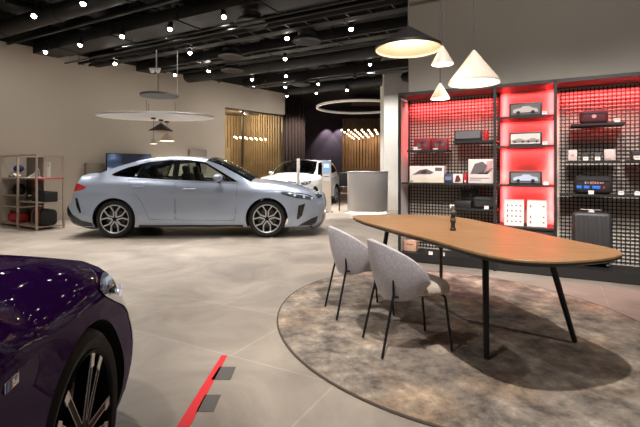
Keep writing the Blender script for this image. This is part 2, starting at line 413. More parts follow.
spots = [
 ((34, 16), 'lit spotlight nearest the top left corner of the ceiling', (-4.2, 5.6, 0), 1),
 ((45.5, 52), 'lit spotlight low against the beige wall above the open bookcase', (-5.4, 8.2, 0), 1),
 ((80, 45), 'lit spotlight second from the left along the beige wall top', (-5.6, 8.4, 0), 1),
 ((122, 36.5), 'bright spotlight over the rear end of the silver sedan', (-3.4, 7.0, 0), 1),
 ((115, 63.7), 'lit spotlight low on the beige wall left of the ring lamp', (-4.2, 9.0, 0), 1),
 ((170, 29), 'lit spotlight over the roof of the silver sedan', (-2.6, 7.0, 0), 1),
 ((224, 17), 'lit spotlight over the bonnet of the silver sedan, high in the ceiling', (-.6, 6.2, 0), 1),
 ((190, 53), 'tilted bright spotlight above the right end of the ring lamp', (-2.2, 8.2, 0), 1),
 ((208.5, 71), 'small lit spotlight just above the beige wall, right of the ring lamp', (-3.2, 11.6, .3), 1),
 ((175, 75), 'lit spotlight hanging against the beige wall above the small grey disc', (-3.2, 10.4, 0), 1),
 ((252, 79.5), 'bright spotlight over the doorway to the glass meeting room', (-1.8, 11.4, 0), 1),
 ((287, 38.5), 'highest lamp of the column of bright spotlights mid ceiling', (.2, 7.2, 0), 1),
 ((285, 59), 'second from top in the column of bright spotlights mid ceiling', (-.6, 9.2, 0), 1),
 ((286, 76), 'small third lamp in the column of spotlights mid ceiling', (-.9, 11.4, 0), 1),
 ((285.5, 87), 'fourth from top in the column of spotlights mid ceiling', (-1.1, 13.4, 0), 1),
 ((287, 96), 'lowest lamp of the column of spotlights, before the curtain', (-1.0, 14.6, 0), 1),
 ((318, 84), 'upper of two lit spotlights before the dark back wall', (.0, 12.6, 0), 1),
 ((316.5, 93), 'lower of two lit spotlights before the dark back wall', (.1, 14.2, 0), 1),
 ((351, 29), 'tilted lit spotlight left of the black cone lamp', (.9, 7.8, 0), 1),
 ((347, 90), 'lit spotlight above the glowing ring before the slats', (1.0, 13.4, 0), 1),
 ((370, 64.5), 'bright spotlight beside the pale column, under the black cone', (1.1, 10.6, 0), 1),
 ((219, 82), 'unlit black spotlight against the beige wall, left of the doorway', (-3.2, 12.8, 1), 0),
 ((254.5, 88.5), 'unlit black spotlight just over the meeting room doorway', (-2.1, 13.6, 1), 0),
 ((355, 78), 'unlit black spotlight left of the pale column', (1, 11.6, 0), 0),
 ((83, 4), 'tilted lit spotlight at the very top edge left', (-3.0, 5.0, 0), 1),
]
for (px, py), lab, aim, on in spots:
    p = pt(px, py, 3.75)
    t = spot_fixture(lab, p, aim, on)
    if on:
        d = (Vector(aim) - p).normalized()
        light('SPOT', 'lamp or fill spot', p + d * .09 + Vector((0, -.03, -.03)), E_SPOT * (1.7 if p.y > 10.5 else 1), aim=aim, size=78, blend=.8, rad=.06)
# ceiling lamps assumed outside the frame; shelf and right-wall spots are added fill
for loc, aim, e, sz in [((.5, 1.05, 3.85), (1.05, 3.2, .4), 520, 66), ((2.45, 1.9, 3.95), (3.35, 4.55, .9), 330, 46), ((1.55, 2.5, 3.95), (2.45, 5.05, .9), 330, 46), ((.55, 3.2, 3.95), (1.45, 5.7, .9), 330, 46),
                        ((-2.4, 3.4, 3.85), (-1.8, 4.2, 0), 230, 85), ((-.6, 4.4, 3.85), (-.4, 5.0, 0), 230, 85), ((3.2, 1.2, 3.85), (2.6, 2.6, 0), 130, 85),
                        ((-1.5, .6, 3.85), (-.8, 1.8, .2), 120, 85), ((-4.6, 3.8, 3.85), (-4.6, 5.6, 0), 220, 85), ((1.6, 1.6, 3.7), (2.6, 5.1, 3.1), 110, 105)]:
    light('SPOT', 'lamp or fill spot', loc, e, aim=aim, size=sz, blend=.5, rad=.3 if sz == 46 else .05)
for k in range(5):  # spots without fixtures, added to wash the left wall evenly
    p = WL(-2.0 + 2.1 * k, 2.6, 3.9); light('SPOT', 'lamp or fill spot', p, 105, aim=WL(-2.0 + 2.1 * k, 0, 1.3), size=100, blend=1, rad=.08)

# ------------------------------------------------------------------ pendants
M_blackcone = mat('black lacquer cone', (.012, .011, .011), .45)
M_whitecone = mat('cream cone', (.62, .52, .43), .5)
M_inner = mat('cream inside', (.80, .66, .50), .6)
M_glow = mat('warm diffuser', (1, .9, .75), .5, emit=(1, .85, .66), es=4)
M_cord = mat('cord', (.03, .03, .03), .6)
def cone_lamp(name, lab, loc, D, h, m, top, group, energy):
    t = thing(name, lab, 'pendant lamp', loc, 0, group)
    r = D / 2
    mb = MB(); mb.lathe([(.008, h), (r, .0), (r, -.012 * D / .3)], seg=48); mb.build('lamp_shade', m, t)
    mb = MB(); mb.lathe([(.006, h - .02), (r - .006, -.004), (r - .004, -.012 * D / .3)], seg=48); mb.build('shade_lining', M_inner, t)
    if D > .45:
        mb = MB(); mb.sphere((0, 0, h * .55), (.06, .06, .06), 16); mb.build('bulb', M_glow, t)
    else:
        mb = MB(); mb.lathe([(.001, -.006), (r * .93, -.006), (r * .93, .004), (.001, .004)], seg=32); mb.build('diffuser', M_glow, t)
    mb = MB(); mb.cyl((0, 0, h - .005), (0, 0, top - loc[2]), .004, seg=8); mb.build('cord', M_cord, t)
    mb = MB(); mb.cyl((0, 0, top - loc[2]), (0, 0, top - loc[2] + .03), .05, seg=20); mb.build('ceiling_cap', M_blackcone, t)
    if energy: light('POINT', 'pendant bulb', (loc[0], loc[1], loc[2] - .03 if D < .45 else loc[2] + h * .28), energy, (1, .84, .66), rad=.03)
    return t
G1 = 'cone lamps over the table'
cone_lamp('pendant_lamp', 'wide black cone lamp with glowing inside, over the table', (.67, 3.24, 2.12), .5, .16, M_blackcone, 4.7, G1, 4.5)
cone_lamp('pendant_lamp', 'large cream cone lamp over the table, right of the black one', (1.154, 3.2, 1.85), .37, .235, M_whitecone, 4.7, G1, 3)
cone_lamp('pendant_lamp', 'small cream cone lamp higher over the table, at the black shade rim', (.875, 3.05, 1.947), .155, .125, M_whitecone, 4.7, G1, 1.5)
cone_lamp('pendant_lamp', 'small cream cone lamp hanging lowest, before the red wire grid', (.951, 3.38, 1.756), .15, .12, M_whitecone, 4.7, G1, 1.5)
G2 = 'cone lamps over the silver sedan'
def far(px, py, Y=9.3): return Vector(((px - 320) / F * Y, Y, CH + (HOR - py) / F * Y))
TOPD = far(158, 117).z - .085
p = far(161, 130.5); cone_lamp('pendant_lamp', 'black cone lamp hanging behind the silver sedan roof, under the ring', p, .5, .165, M_blackcone, TOPD, G2, 0)
p = far(167, 140.5, 9.62); cone_lamp('pendant_lamp', 'cream cone lamp under the ring, right of the far black cone', p, .35, .21, M_whitecone, TOPD, G2, 0)
p = far(153.5, 143.5, 9.0); cone_lamp('pendant_lamp', 'tiny cream cone lamp hanging lowest behind the sedan roof', p, .15, .13, M_whitecone, TOPD, G2, 0)
# ring lamps
M_ringw = mat('ring white', (.80, .77, .73), .5, emit=(1, .93, .85), es=.12)  # faint emission added to whiten the hanging disc and ring
def ring_lamp(lab, c, r, w, h, m, wires, top, under=None):
    t = thing('ring_lamp', lab, 'ceiling lamp', c)
    mb = MB(); mb.lathe([(r, -h / 2), (r, h / 2), (r - w, h / 2), (r - w, -h / 2)], seg=96, closed=True); mb.build('ring', m, t, ang=40)
    if under:
        mb = MB(); mb.lathe([(r - w * .2, -h / 2 - .006), (r - w * .2, -h / 2 - .001), (r - w * .8, -h / 2 - .001), (r - w * .8, -h / 2 - .006)], seg=96, closed=True); mb.build('light_strip', under, t)
    for a in wires:
        mb = MB(); mb.cyl((math.cos(a) * (r - w / 2), math.sin(a) * (r - w / 2), h / 2), (math.cos(a) * (r - w / 2) * .6, math.sin(a) * (r - w / 2) * .6, top - c[2]), .004, seg=6); mb.build('suspension_wire', M_cord, t)
    return t
c = far(158, 117)
t = thing('disc_lamp', 'large white disc hanging over the silver sedan with cone lamps below', 'ceiling lamp', c); t.rotation_euler = (R(3.0), 0, 0); t.scale = (.965, .965, 1)
mb = MB(); mb.lathe([(.001, -.012), (1.20, -.02), (1.235, -.012), (1.24, .0), (1.235, .02), (1.2, .03), (.001, .03)], seg=96); mb.build('disc', M_ringw, t)
mb = MB(); mb.lathe([(1.236, -.012), (1.247, -.012), (1.247, .022), (1.236, .022)], seg=96, closed=True); mb.build('rim', M_white, t)
for a in (.4, 2.5, 4.4):
    mb = MB(); mb.cyl((math.cos(a) * .37, math.sin(a) * .37, .03), (math.cos(a) * .37, math.sin(a) * .37, .33), .004, seg=6); mb.build('suspension_wire', M_cord, t)
c2 = far(159.5, 95.5)
t = thing('canopy_disc', 'small dark grey disc hanging above the white ring lamp', 'ceiling lamp', c2)
mb = MB(); mb.lathe([(.001, -.02), (.40, -.02), (.41, 0), (.40, .02), (.001, .02)], seg=48); mb.build('disc', mat('grey disc', (.04, .037, .034), .6), t)
for i, (x, m) in enumerate(((-.03, M_cord), (.39, M_white))):
    mb = MB(); mb.cyl((x, 0, .02), (x, 0, 3.79 - c2.z), .008, seg=8); mb.build('suspension_rod', m, t)
t = thing('camera_cluster', 'small white twin sensor hanging on a rod above the grey disc', 'sensor', far(154, 70.5, 8.9))
mb = MB(); mb.cyl((.05, 0, 0), (.05, 0, .42), .012, seg=8); mb.build('rod', M_white, t)
for x in (-.04, .08):
    mb = MB(); mb.lathe([(.001, -.05), (.03, -.04), (.05, 0), (.05, .03), (.001, .03)], seg=16); o = mb.build('sensor_head', M_white, t); o.location = (x, 0, -.01)
mb = MB(); mb.box((.02, 0, .035), (.24, .06, .03), .01); mb.build('bracket', M_white, t)
M_led = mat('warm strip', (1, .9, .8), .5, emit=(1, .8, .6), es=.6)
ring_lamp('large pale ring lamp hanging before the brown slats', Vector((1.47, 16, 3.57)), 1.62, .07, .07, M_ringw, (1.0, 3.1, 5.2), 4.7, M_led)
# bulb chandeliers
M_bulb = mat('warm bulb', (1, .9, .75), .4, emit=(1, .74, .45), es=14)
def chandelier(lab, origin, ex, ey, rows, r, pr, cw):
    t = thing('bulb_chandelier', lab, 'chandelier', origin)
    w = MB(); mx = max(rows)
    first = None
    for i, n in enumerate(rows):
        for j in range(n):
            p = ex * i + ey * j
            mb = None
            if first is None:
                mb = MB(); mb.sphere((0, 0, 0), (r * 2, r * 2, r * 2), 12); first = mb.build('bulb', M_bulb, t); first.location = p
            else:
                o = first.copy(); COL.objects.link(o); o.location = p; o.parent = t
            w.cyl(p + Vector((0, 0, r)), p + Vector((0, 0, pr)), .004, seg=4)
    w.build('hanging_wires', M_cord, t)
    mb = MB(); a = ex * (len(rows) - 1) / 2 + ey * (mx - 1) / 2
    mb.box(a + Vector((0, 0, pr)), (cw, cw, .04)); mb.build('canopy', M_blackcone, t)
    return t
chandelier('grid of warm round bulbs hanging before the brown slats', Vector((.905, 17.75, 2.88)), Vector((.278, .0, 0)), Vector((.172, .93, 0)), [6, 6, 5, 5, 4, 3, 2, 2], .034, 1.5, 1.6)
chandelier('grid of warm round bulbs hanging inside the glass meeting room', Vector((-2.95, 14.75, 2.36)), Vector((.155, .17, 0)), Vector((-.02, .30, 0)), [3] * 7, .028, .9, .5)

# ------------------------------------------------------------------ rug and table
def rug_mat():
    m = bpy.data.materials.new('mottled rug'); m.use_nodes = True; nt = m.node_tree; b = nt.nodes['Principled BSDF']
    tc = nt.nodes.new('ShaderNodeTexCoord')
    n = nt.nodes.new('ShaderNodeTexNoise'); n.inputs['Scale'].default_value = 4.2; n.inputs['Detail'].default_value = 14; n.inputs['Roughness'].default_value = .72; n.inputs['Distortion'].default_value = .08
    nt.links.new(tc.outputs['Object'], n.inputs['Vector'])
    r = nt.nodes.new('ShaderNodeValToRGB'); cr = r.color_ramp
    cr.elements[0].position = .37; cr.elements[0].color = (.095, .079, .066, 1)
    cr.elements[1].position = .66; cr.elements[1].color = (.60, .505, .405, 1)
    e = cr.elements.new(.46); e.color = (.215, .18, .15, 1)
    e = cr.elements.new(.56); e.color = (.355, .295, .235, 1)
    nt.links.new(n.outputs['Fac'], r.inputs['Fac'])
    n3 = nt.nodes.new('ShaderNodeTexNoise'); n3.inputs['Scale'].default_value = 1.6; n3.inputs['Detail'].default_value = 3
    mp = nt.nodes.new('ShaderNodeMapping'); mp.inputs['Location'].default_value = (3.3, 1.7, 0); nt.links.new(tc.outputs['Object'], mp.inputs[0]); nt.links.new(mp.outputs[0], n3.inputs['Vector'])
    r3 = nt.nodes.new('ShaderNodeValToRGB'); r3.color_ramp.elements[0].position = .5; r3.color_ramp.elements[1].position = .72
    r3.color_ramp.elements[0].color = (1, 1, 1, 1); r3.color_ramp.elements[1].color = (1.12, .93, .74, 1); nt.links.new(n3.outputs['Fac'], r3.inputs['Fac'])
    mx = nt.nodes.new('ShaderNodeMix'); mx.data_type = 'RGBA'; mx.blend_type = 'MULTIPLY'; mx.inputs['Factor'].default_value = 1
    nt.links.new(r.outputs['Color'], mx.inputs['A']); nt.links.new(r3.outputs['Color'], mx.inputs['B']); nt.links.new(mx.outputs['Result'], b.inputs['Base Color'])
    b.inputs['Roughness'].default_value = .95; b.inputs['Sheen Weight'].default_value = .15; b.inputs['Specular IOR Level'].default_value = .1
    n2 = nt.nodes.new('ShaderNodeTexNoise'); n2.inputs['Scale'].default_value = 160; nt.links.new(tc.outputs['Object'], n2.inputs['Vector'])
    bp = nt.nodes.new('ShaderNodeBump'); bp.inputs['Strength'].default_value = .6; bp.inputs['Distance'].default_value = .01
    nt.links.new(n2.outputs['Fac'], bp.inputs['Height']); nt.links.new(bp.outputs['Normal'], b.inputs['Normal'])
    return m
RA = math.atan2(.973, -.231)
rug = thing('rug', 'large oval mottled brown rug under the wooden table', 'rug', (1.067, 3.423, 0), RA)
mb = MB(); K = 128
def ell(s, z): return [(1.645 * s * math.cos(2 * PI * k / K), 1.40 * s * math.sin(2 * PI * k / K), z) for k in range(K)]
top = [mb.bm.verts.new(p) for p in ell(.992, .012)]; e1 = [mb.bm.verts.new(p) for p in ell(.996, .0)]
mb.bm.faces.new(top)
for k in range(K): mb.bm.faces.new((top[k], top[(k + 1) % K], e1[(k + 1) % K], e1[k]))
mb.build('pile', rug_mat(), rug, ang=50)
mb = MB(); mb.tube([(*p[:2], .006) for p in ell(.997, 0)] + [(*ell(.997, 0)[0][:2], .006)], .007, 6); mb.build('rug_edge', mat('rug binding', (.10, .075, .06), .9), rug)

def wood_mat(name, c0, c1, ang):
    m = bpy.data.materials.new(name); m.use_nodes = True; nt = m.node_tree; b = nt.nodes['Principled BSDF']
    tc = nt.nodes.new('ShaderNodeTexCoord'); mp = nt.nodes.new('ShaderNodeMapping'); mp.inputs['Rotation'].default_value = (0, 0, -ang); mp.inputs['Scale'].default_value = (1, 9, 4)
    nt.links.new(tc.outputs['Object'], mp.inputs[0])
    n = nt.nodes.new('ShaderNodeTexNoise'); n.inputs['Scale'].default_value = 3; n.inputs['Detail'].default_value = 8; n.inputs['Roughness'].default_value = .65
    nt.links.new(mp.outputs[0], n.inputs['Vector'])
    r = nt.nodes.new('ShaderNodeValToRGB'); r.color_ramp.elements[0].position = .3; r.color_ramp.elements[1].position = .72
    r.color_ramp.elements[0].color = (*c0, 1); r.color_ramp.elements[1].color = (*c1, 1)
    nt.links.new(n.outputs['Fac'], r.inputs['Fac'])
    # wide boards
    mp2 = nt.nodes.new('ShaderNodeMapping'); mp2.inputs['Rotation'].default_value = (0, 0, -ang); nt.links.new(tc.outputs['Object'], mp2.inputs[0])
    br = nt.nodes.new('ShaderNodeTexBrick'); br.inputs['Scale'].default_value = 1; br.inputs['Brick Width'].default_value = 5; br.inputs['Row Height'].default_value = .3
    br.inputs['Mortar Size'].default_value = 0; br.inputs['Color1'].default_value = (.86, .86, .86, 1); br.inputs['Color2'].default_value = (1.08, 1.05, 1.02, 1)
    nt.links.new(mp2.outputs[0], br.inputs['Vector'])
    mx = nt.nodes.new('ShaderNodeMix'); mx.data_type = 'RGBA'; mx.blend_type = 'MULTIPLY'; mx.inputs['Factor'].default_value = 1
    nt.links.new(r.outputs['Color'], mx.inputs['A']); nt.links.new(br.outputs['Color'], mx.inputs['B']); nt.links.new(mx.outputs['Result'], b.inputs['Base Color'])
    b.inputs['Roughness'].default_value = .38; b.inputs['Specular IOR Level'].default_value = .4
    return m
TC = Vector((.99, 3.13, 0))
outl = [(.31, 4.01), (.36, 4.13), (.5, 4.19), (.75, 4.22), (.99, 4.21), (1.26, 4.05), (1.40, 3.56), (1.50, 3.05), (1.57, 2.66), (1.615, 2.47), (1.625, 2.35), (1.585, 2.24), (1.46, 2.135), (1.28, 2.065), (1.13, 2.04), (.99, 2.065), (.88, 2.16), (.79, 2.38), (.72, 2.62), (.63, 2.88), (.50, 3.25), (.37, 3.68)]
outl = [v.to_2d() - TC.to_2d() for v in crv([Vector((x, y, 0)) for x, y in outl], 6, True)]
table = thing('table', 'long oval wooden meeting table with black legs on the rug', 'table', TC)
def slab(rows):
    mb = MB(); V = mb.grid([[(v.x * s, v.y * s, z) for v in outl] for s, z in rows], True)
    mb.bm.faces.new(V[0]); mb.bm.faces.new(V[-1]); return mb
slab([(.996, .735), (1, .738), (1, .747), (.997, .75)]).build('tabletop', wood_mat('oak veneer', (.33, .18, .078), (.48, .285, .14), math.atan2(.97, -.242)), table, ang=30)
slab([(.975, .715), (1.0, .728), (.9995, .7345)]).build('table_edge', mat('black edge', (.015, .013, .012), .5), table, ang=30)
for b_, t_ in (((.59, 4.29), (.66, 4.10)), ((1.29, 4.55), (1.22, 4.08)), ((1.03, 2.64), (1.06, 2.74)), ((1.73, 2.9), (1.54, 2.93))):
    mb = MB(); B = Vector((*b_, .0)) - TC; T = Vector((*t_, .715)) - TC
    if b_[1] > 4.4: T = Vector((1.12, 3.95, .715)) - TC
    B.z = .027 if b_[1] > 4.4 else .0225
    mb.cyl(B, T, .017, .022, 18); mb.build('leg', M_black, table)
mb = MB()
for a, b in (((.70, 3.95), (1.1, 3.9)), ((1.06, 2.76), (1.5, 2.93)), ((.88, 3.92), (1.25, 2.84))):
    A, B = Vector((*a, .70)) - TC, Vector((*b, .70)) - TC
    mb.tube([A, B], .014, 8)
mb.build('frame_rail', M_black, table)
vp = P(453, 230.5, .75)
t = thing('pepper_mill', 'slim dark turned wooden ornament standing on the table', 'ornament', (vp.x, vp.y, .7505))
M_mill = mat('dark turned wood', (.03, .02, .015), .35)
mb = MB(); mb.lathe([(.001, 0), (.021, 0), (.021, .012), (.015, .02), (.014, .05), (.019, .06), (.02, .08), (.016, .09), (.017, .12), (.019, .125)], seg=20); mb.build('body', M_mill, t)
mb = MB(); mb.lathe([(.019, .126), (.0195, .135), (.016, .14), (.013, .16), (.014, .17), (.006, .178), (.001, .179)], seg=20); mb.build('head', mat('grey band', (.12, .11, .10), .4), t)
mb = MB(); mb.lathe([(.02, .07), (.0215, .075), (.0215, .083), (.0195, .088)], seg=20); mb.build('ring_band', mat('grey band', (.12, .11, .10), .4), t)

# ------------------------------------------------------------------ chairs
def fabric_mat():
    m = mat('lilac grey bouclé', (.54, .51, .545), .95, bump=.5, bscale=320, var=.16, vscale=70, sheen=.2)
    return m
M_creamf = mat('cream upholstery', (.60, .50, .42), .95, bump=.5, bscale=160, var=.08, vscale=60)
def make_chair(lab):
    t = thing('dining_chair', lab, 'chair', (0, 0, 0), 0, 'fabric chairs at the table')
    fab = fabric_mat()
    mb = MB(); fm = R(93)
    def pos(s, v):   # s in -1..1 around, v in -1..1 up
        fi = s * fm
        hh = .187 * math.sqrt(max(0.0, 1 - s * s))
        z = .538 - .045 * s * s + hh * v
        r = .243 - .075 * ((1 - v) / 2) ** 2.0 + .02 * s * s
        return Vector((-r * math.cos(fi) + .02 - .02 * (z - .4), (r + .012) * 1.08 * math.sin(fi), z))
    rows = []
    for i in range(13):
        v = -1 + 2 * i / 12
        rows.append([pos(-.999 + 1.998 * k / 48, v) for k in range(49)])
    mb.grid(rows)
    sh = mb.build('backrest', fab, t, ang=60, weld=.0005)
    md = sh.modifiers.new('thickness', 'SOLIDIFY'); md.thickness = .032; md.offset = 0
    lin = MB(); lin.grid([[Vector((p.x * .9 + .004, p.y * .915, p.z + .004 * (1 if p.z < .5 else -1))) for p in [pos(-.97 + 1.94 * k / 40, (-1 + 2 * i / 12) * .95) for k in range(41)]] for i in range(13)])
    lin.build('backrest_lining', M_creamf, t, ang=60)
    md = sh.modifiers.new('round', 'BEVEL'); md.width = .012; md.segments = 3; md.limit_method = 'ANGLE'; md.angle_limit = R(50)
    # seat cushion
    mb = MB(); prof = [(.0, .468), (.5, .472), (.8, .468), (.94, .455), (1.0, .43), (.985, .405), (.9, .395), (.0, .393)]
    rows = []
    for s, z in prof:
        rr = []
        for k in range(48):
            a = 2 * PI * k / 48; ca, sa = math.cos(a), math.sin(a)
            ex = 2.7
            x = .255 * math.copysign(abs(ca) ** (2 / ex), ca); y = .235 * math.copysign(abs(sa) ** (2 / ex), sa)
            if x < 0: y *= 1 - .22 * (x / .255) ** 2; x *= .60
            y *= .97
            rr.append((x * max(s, .001) + .03, y * max(s, .001), z - .012 * max(0, x / .255) * s))
        rows.append(rr)
    mb.grid(rows, True); mb.build('seat', M_creamf, t, ang=60)
    for sy in (-1, 1):
        mb = MB(); mb.tube([(-.235, .175 * sy, .018), (-.165, .160 * sy, .34), (-.150, .155 * sy, .40), (-.157, .172 * sy, .50)], .0085, 10); mb.build('leg', M_black, t)
        mb = MB(); mb.tube(crv([(.245, .18 * sy, .018), (.21, .165 * sy, .33), (.20, .16 * sy, .368), (.175, .158 * sy, .385), (.10, .16 * sy, .386)], 4), .0085, 10); mb.build('leg', M_black, t)
        mb = MB(); mb.tube([(-.152, .156 * sy, .388), (.12, .16 * sy, .386)], .0085, 10); mb.build('side_rail', M_black, t)
    mb = MB(); mb.tube([(-.0, -.17, .385), (-.0, .17, .385)], .008, 8); mb.build('cross_rail', M_black, t)
    return t
chair = make_chair('lilac grey fabric chair with black legs, nearer of the two at the table')
chair.location = (.57, 2.87, 0); chair.rotation_euler = (0, 0, math.atan2(.242, .97))
dup(chair, (.315, 3.555, 0), math.atan2(.242, .97), 'lilac grey fabric chair with black legs, further one at the table')

# ------------------------------------------------------------------ red tape on the floor
t = thing('floor_marking', 'red tape line with two grey patches stuck to the floor', 'floor marking', (-.63, 2.3, 0))
def flat(name, pts, m, z=.002):
    mb = MB(); mb.prism([(P(*p).x + .63, P(*p).y - 2.3) for p in pts], .0, z); return mb.build(name, m, t, smooth=False)
flat('tape_line', [(221.5, 355.5), (227.5, 355.5), (189, 428), (176, 428)], mat('red tape', (.75, .02, .03), .5))
M_gp = mat('grey patch', (.10, .092, .085), .6)
flat('patch', [(219.5, 367), (236, 367), (230.5, 380), (211, 380)], M_gp); flat('patch', [(205, 395), (221, 395), (213.5, 412), (196, 412)], M_gp)

# ------------------------------------------------------------------ display shelving (three bays)
BB = mat('display back', (.66, .60, .52), .7)
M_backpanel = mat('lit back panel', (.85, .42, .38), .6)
ROT = Matrix.Rotation(AU, 3, 'Z')
G_BAY = 'shelving bays along the right wall'
def bay(name, lab, a0, a1, shelves, grid, side=False, endp=False):
    t = thing(name, lab, 'shelving', S(a0), AU, G_BAY); w = a1 - a0; H = 2.2
    def bx(nm, c, d, m, bev=0, sm=False):
        mb = MB(); mb.box(c, d, bev); return mb.build(nm, m, t, smooth=sm)
    for x in ((.015, w - .015) if side else (w - .015,)):
        bx('post', (x, .015, H / 2), (.03, .03, H), M_rack); 
    for x in ((.015, w - .015) if side else (w - .015,)):
        bx('post', (x, .44, H / 2), (.03, .03, H), M_rack)
    bx('top_rail', (w / 2, .225, H - .02), (w, .45, .04), M_rack)
    bx('plinth', (w / 2, .235, .06), (w, .43, .11), M_rack)
    bx('back_panel', (w / 2, .462, H / 2), (w - .002, .012, H), M_backpanel if not grid else BB)
    if grid:
        mb = MB(); z = .15
        while z < H - .05: mb.box((w / 2, .446, z), (w - .06, .008, .011)); z += .042
        x = .05
        while x < w - .03: mb.box((x, .441, H / 2 + .04), (.011, .008, H - .18)); x += .042
        bx_ = mb.build('wire_grid', M_wirem, t, smooth=False)
    for (x0, x1, z, d0, d1) in shelves:
        bx('shelf', ((x0 + x1) / 2 - a0, (d0 + d1) / 2, z - .012), (x1 - x0, d1 - d0, .024), M_rack)
    if side:
        bx('end_panel', (.006, .23, H / 2 - .03), (.012, .36, H - .08), mat('pale end panel', (.62, .58, .54), .6))
    return t
bay('shelving_bay', 'left shelving bay with black wire grid and red light at its top', 0, 1.195, [(.09, .61, 1.455, .1, .40), (.68, 1.19, 1.552, .1, .40), (.03, 1.18, 1.03, .05, .40), (.66, 1.18, .715, .1, .40)], True, side=True)
bay('shelving_bay', 'middle shelving bay with glowing red back and four shelves', 1.195, 1.823, [(1.2, 1.81, 1.815, .0, .44), (1.2, 1.81, 1.475, .0, .44), (1.2, 1.81, 1.02, .0, .44), (1.2, 1.81, .535, .0, .44)], False)
bay('shelving_bay', 'right shelving bay with dark wire grid and the suitcase on its base', 1.823, 3.2, [(1.96, 2.462, 1.70, .08, .40), (1.92, 2.41, 1.295, .1, .40), (2.485, 3.0, 1.297, .1, .40), (1.85, 3.17, .925, .1, .40)], True)
# lower cupboard of the middle bay
t = thing('base_cupboard', 'low black cupboard under the glowing red shelves', 'cupboard', S(1.51, .22, .115), AU)
mb = MB(); mb.box((0, 0, .195), (.57, .38, .385), .004); mb.build('carcass', M_rack, t)
for x in (-.142, .142):
    mb = MB(); mb.box((x, -.196, .195), (.276, .012, .37), .003); mb.build('door', mat('black door', (.02, .019, .019), .4), t)
RED = (1, .07, .075)
def strip(a, d, z, sx, sy, e, aim, col=RED):
    o = light('AREA', 'led strip', S(a, d, z), e, col, sx=sx, sy=sy)
    v = (U * aim[0] + N * aim[1] + Vector((0, 0, aim[2]))).normalized()
    # long side along U (horizontal) or Z (vertical)
    long = U if sx > sy else Vector((0, 0, 1))
    zax = -v; 
    if sx > sy: xax = U - zax * U.dot(zax); xax.normalize(); yax = zax.cross(xax)
    else: yax = Vector((0, 0, 1)) - zax * zax.z; yax.normalize(); xax = yax.cross(zax)
    o.rotation_euler = Matrix((xax, yax, zax)).transposed().to_euler()
    return o
strip(.6, .30, 2.14, 1.1, .02, 27, (0, .38, -1))
strip(2.5, .30, 2.14, 1.3, .02, 31, (0, .38, -1))
for z0, z1 in ((1.84, 2.14), (1.5, 1.78), (1.05, 1.44), (.56, .99)):
    h = z1 - z0
    strip(1.235, .40, (z0 + z1) / 2, .02, h, 1.15 * h / .3, (.45, 1, 0)); strip(1.785, .40, (z0 + z1) / 2, .02, h, 1.15 * h / .3, (-.45, 1, 0))
    strip(1.51, .40, z1, .5, .02, .8, (0, .6, -1))

# products ---------------------------------------------------------------
def prod(name, lab, cat, a0, a1, d0, z, group=None):
    return thing(name, lab, cat, S((a0 + a1) / 2, d0, z + .0006), AU, group)
def pbox(name, lab, cat, a0, a1, d0, dep, z, h, m, group=None, prints=(), bev=.004, front=True):
    """carton: body plus printed patches on its front; patch = (u0,u1,v0,v1,material,name) in 0..1"""
    t = prod(name, lab, cat, a0, a1, d0, z, group); w = a1 - a0
    mb = MB(); mb.box((0, dep / 2, h / 2), (w, dep, h), bev); mb.build('box_body', m, t)
    for (u0, u1, v0, v1, pm, nm) in prints:
        mb = MB()
        if isinstance(u0, (list, tuple)):   # polygon patch
            mb.prism([(w * (p[0] - .5), h * p[1]) for p in u0], 0, .0025, Matrix.Rotation(PI / 2, 3, 'X')); 
        else:
            mb.box((w * ((u0 + u1) / 2 - .5), -.0015, h * (v0 + v1) / 2), (w * (u1 - u0), .003, h * (v1 - v0)))
        o = mb.build(nm, pm, t, smooth=False)
    return t
M_mag = mat('dark magenta', (.10, .012, .02), .5); M_pk = mat('pink print', (.62, .33, .33), .5); M_pr = mat('print grey', (.12, .10, .11), .5)
M_lite = mat('pale print', (.7, .62, .58), .6); M_blu = mat('blue print', (.05, .14, .55), .5); M_navy = mat('navy print', (.03, .04, .10), .5)
M_blkb = mat('black carton', (.02, .018, .02), .45); M_win = mat('box window', (.18, .17, .18), .12, spec=.7); M_cream = mat('cream print', (.62, .54, .42), .6)
GB = 'toy car boxes on the red shelves'
def bikeprint():
    L = []
    wheel = lambda cx, cy, rx, ry: [(cx + rx * math.cos(2 * PI * k / 16), cy + ry * math.sin(2 * PI * k / 16)) for k in range(16)]
    L.append((wheel(.30, .40, .12, .22), 0, 0, 0, M_pr, 'printed_picture')); L.append((wheel(.72, .45, .12, .22), 0, 0, 0, M_pr, 'printed_picture'))
    L.append(([(.25, .55), (.5, .75), (.78, .6), (.55, .5)], 0, 0, 0, M_mag, 'printed_picture'))
    return L
pbox('boxed_toy', 'red boxed toy with window, left of the pair on the small shelf', 'box', .171, .375, .16, .12, 1.455, .155, mat('crimson carton', (.22, .02, .03), .5), 'pair of red toy boxes', bikeprint() + [(.05, .45, .02, .10, M_lite, 'caption_strip')])
pbox('boxed_toy', 'red boxed toy with window, right of the pair on the small shelf', 'box', .402, .600, .16, .12, 1.455, .155, mat('crimson carton', (.22, .02, .03), .5), 'pair of red toy boxes', bikeprint() + [(.1, .4, .02, .12, M_lite, 'caption_strip')])
pbox('model_car_box', 'long dark window box holding a model car beside a red can', 'box', .685, 1.01, .16, .12, 1.552, .14, M_blkb, None,
     [(.05, .95, .25, .9, M_win, 'window'), ([(.1, .3), (.2, .55), (.38, .75), (.6, .75), (.78, .55), (.92, .45), (.9, .3)], 0, 0, 0, mat('teal toy', (.10, .16, .18), .3), 'toy_car'), ([(.36, .58), (.42, .72), (.58, .72), (.66, .58)], 0, 0, 0, M_lite, 'toy_window')])
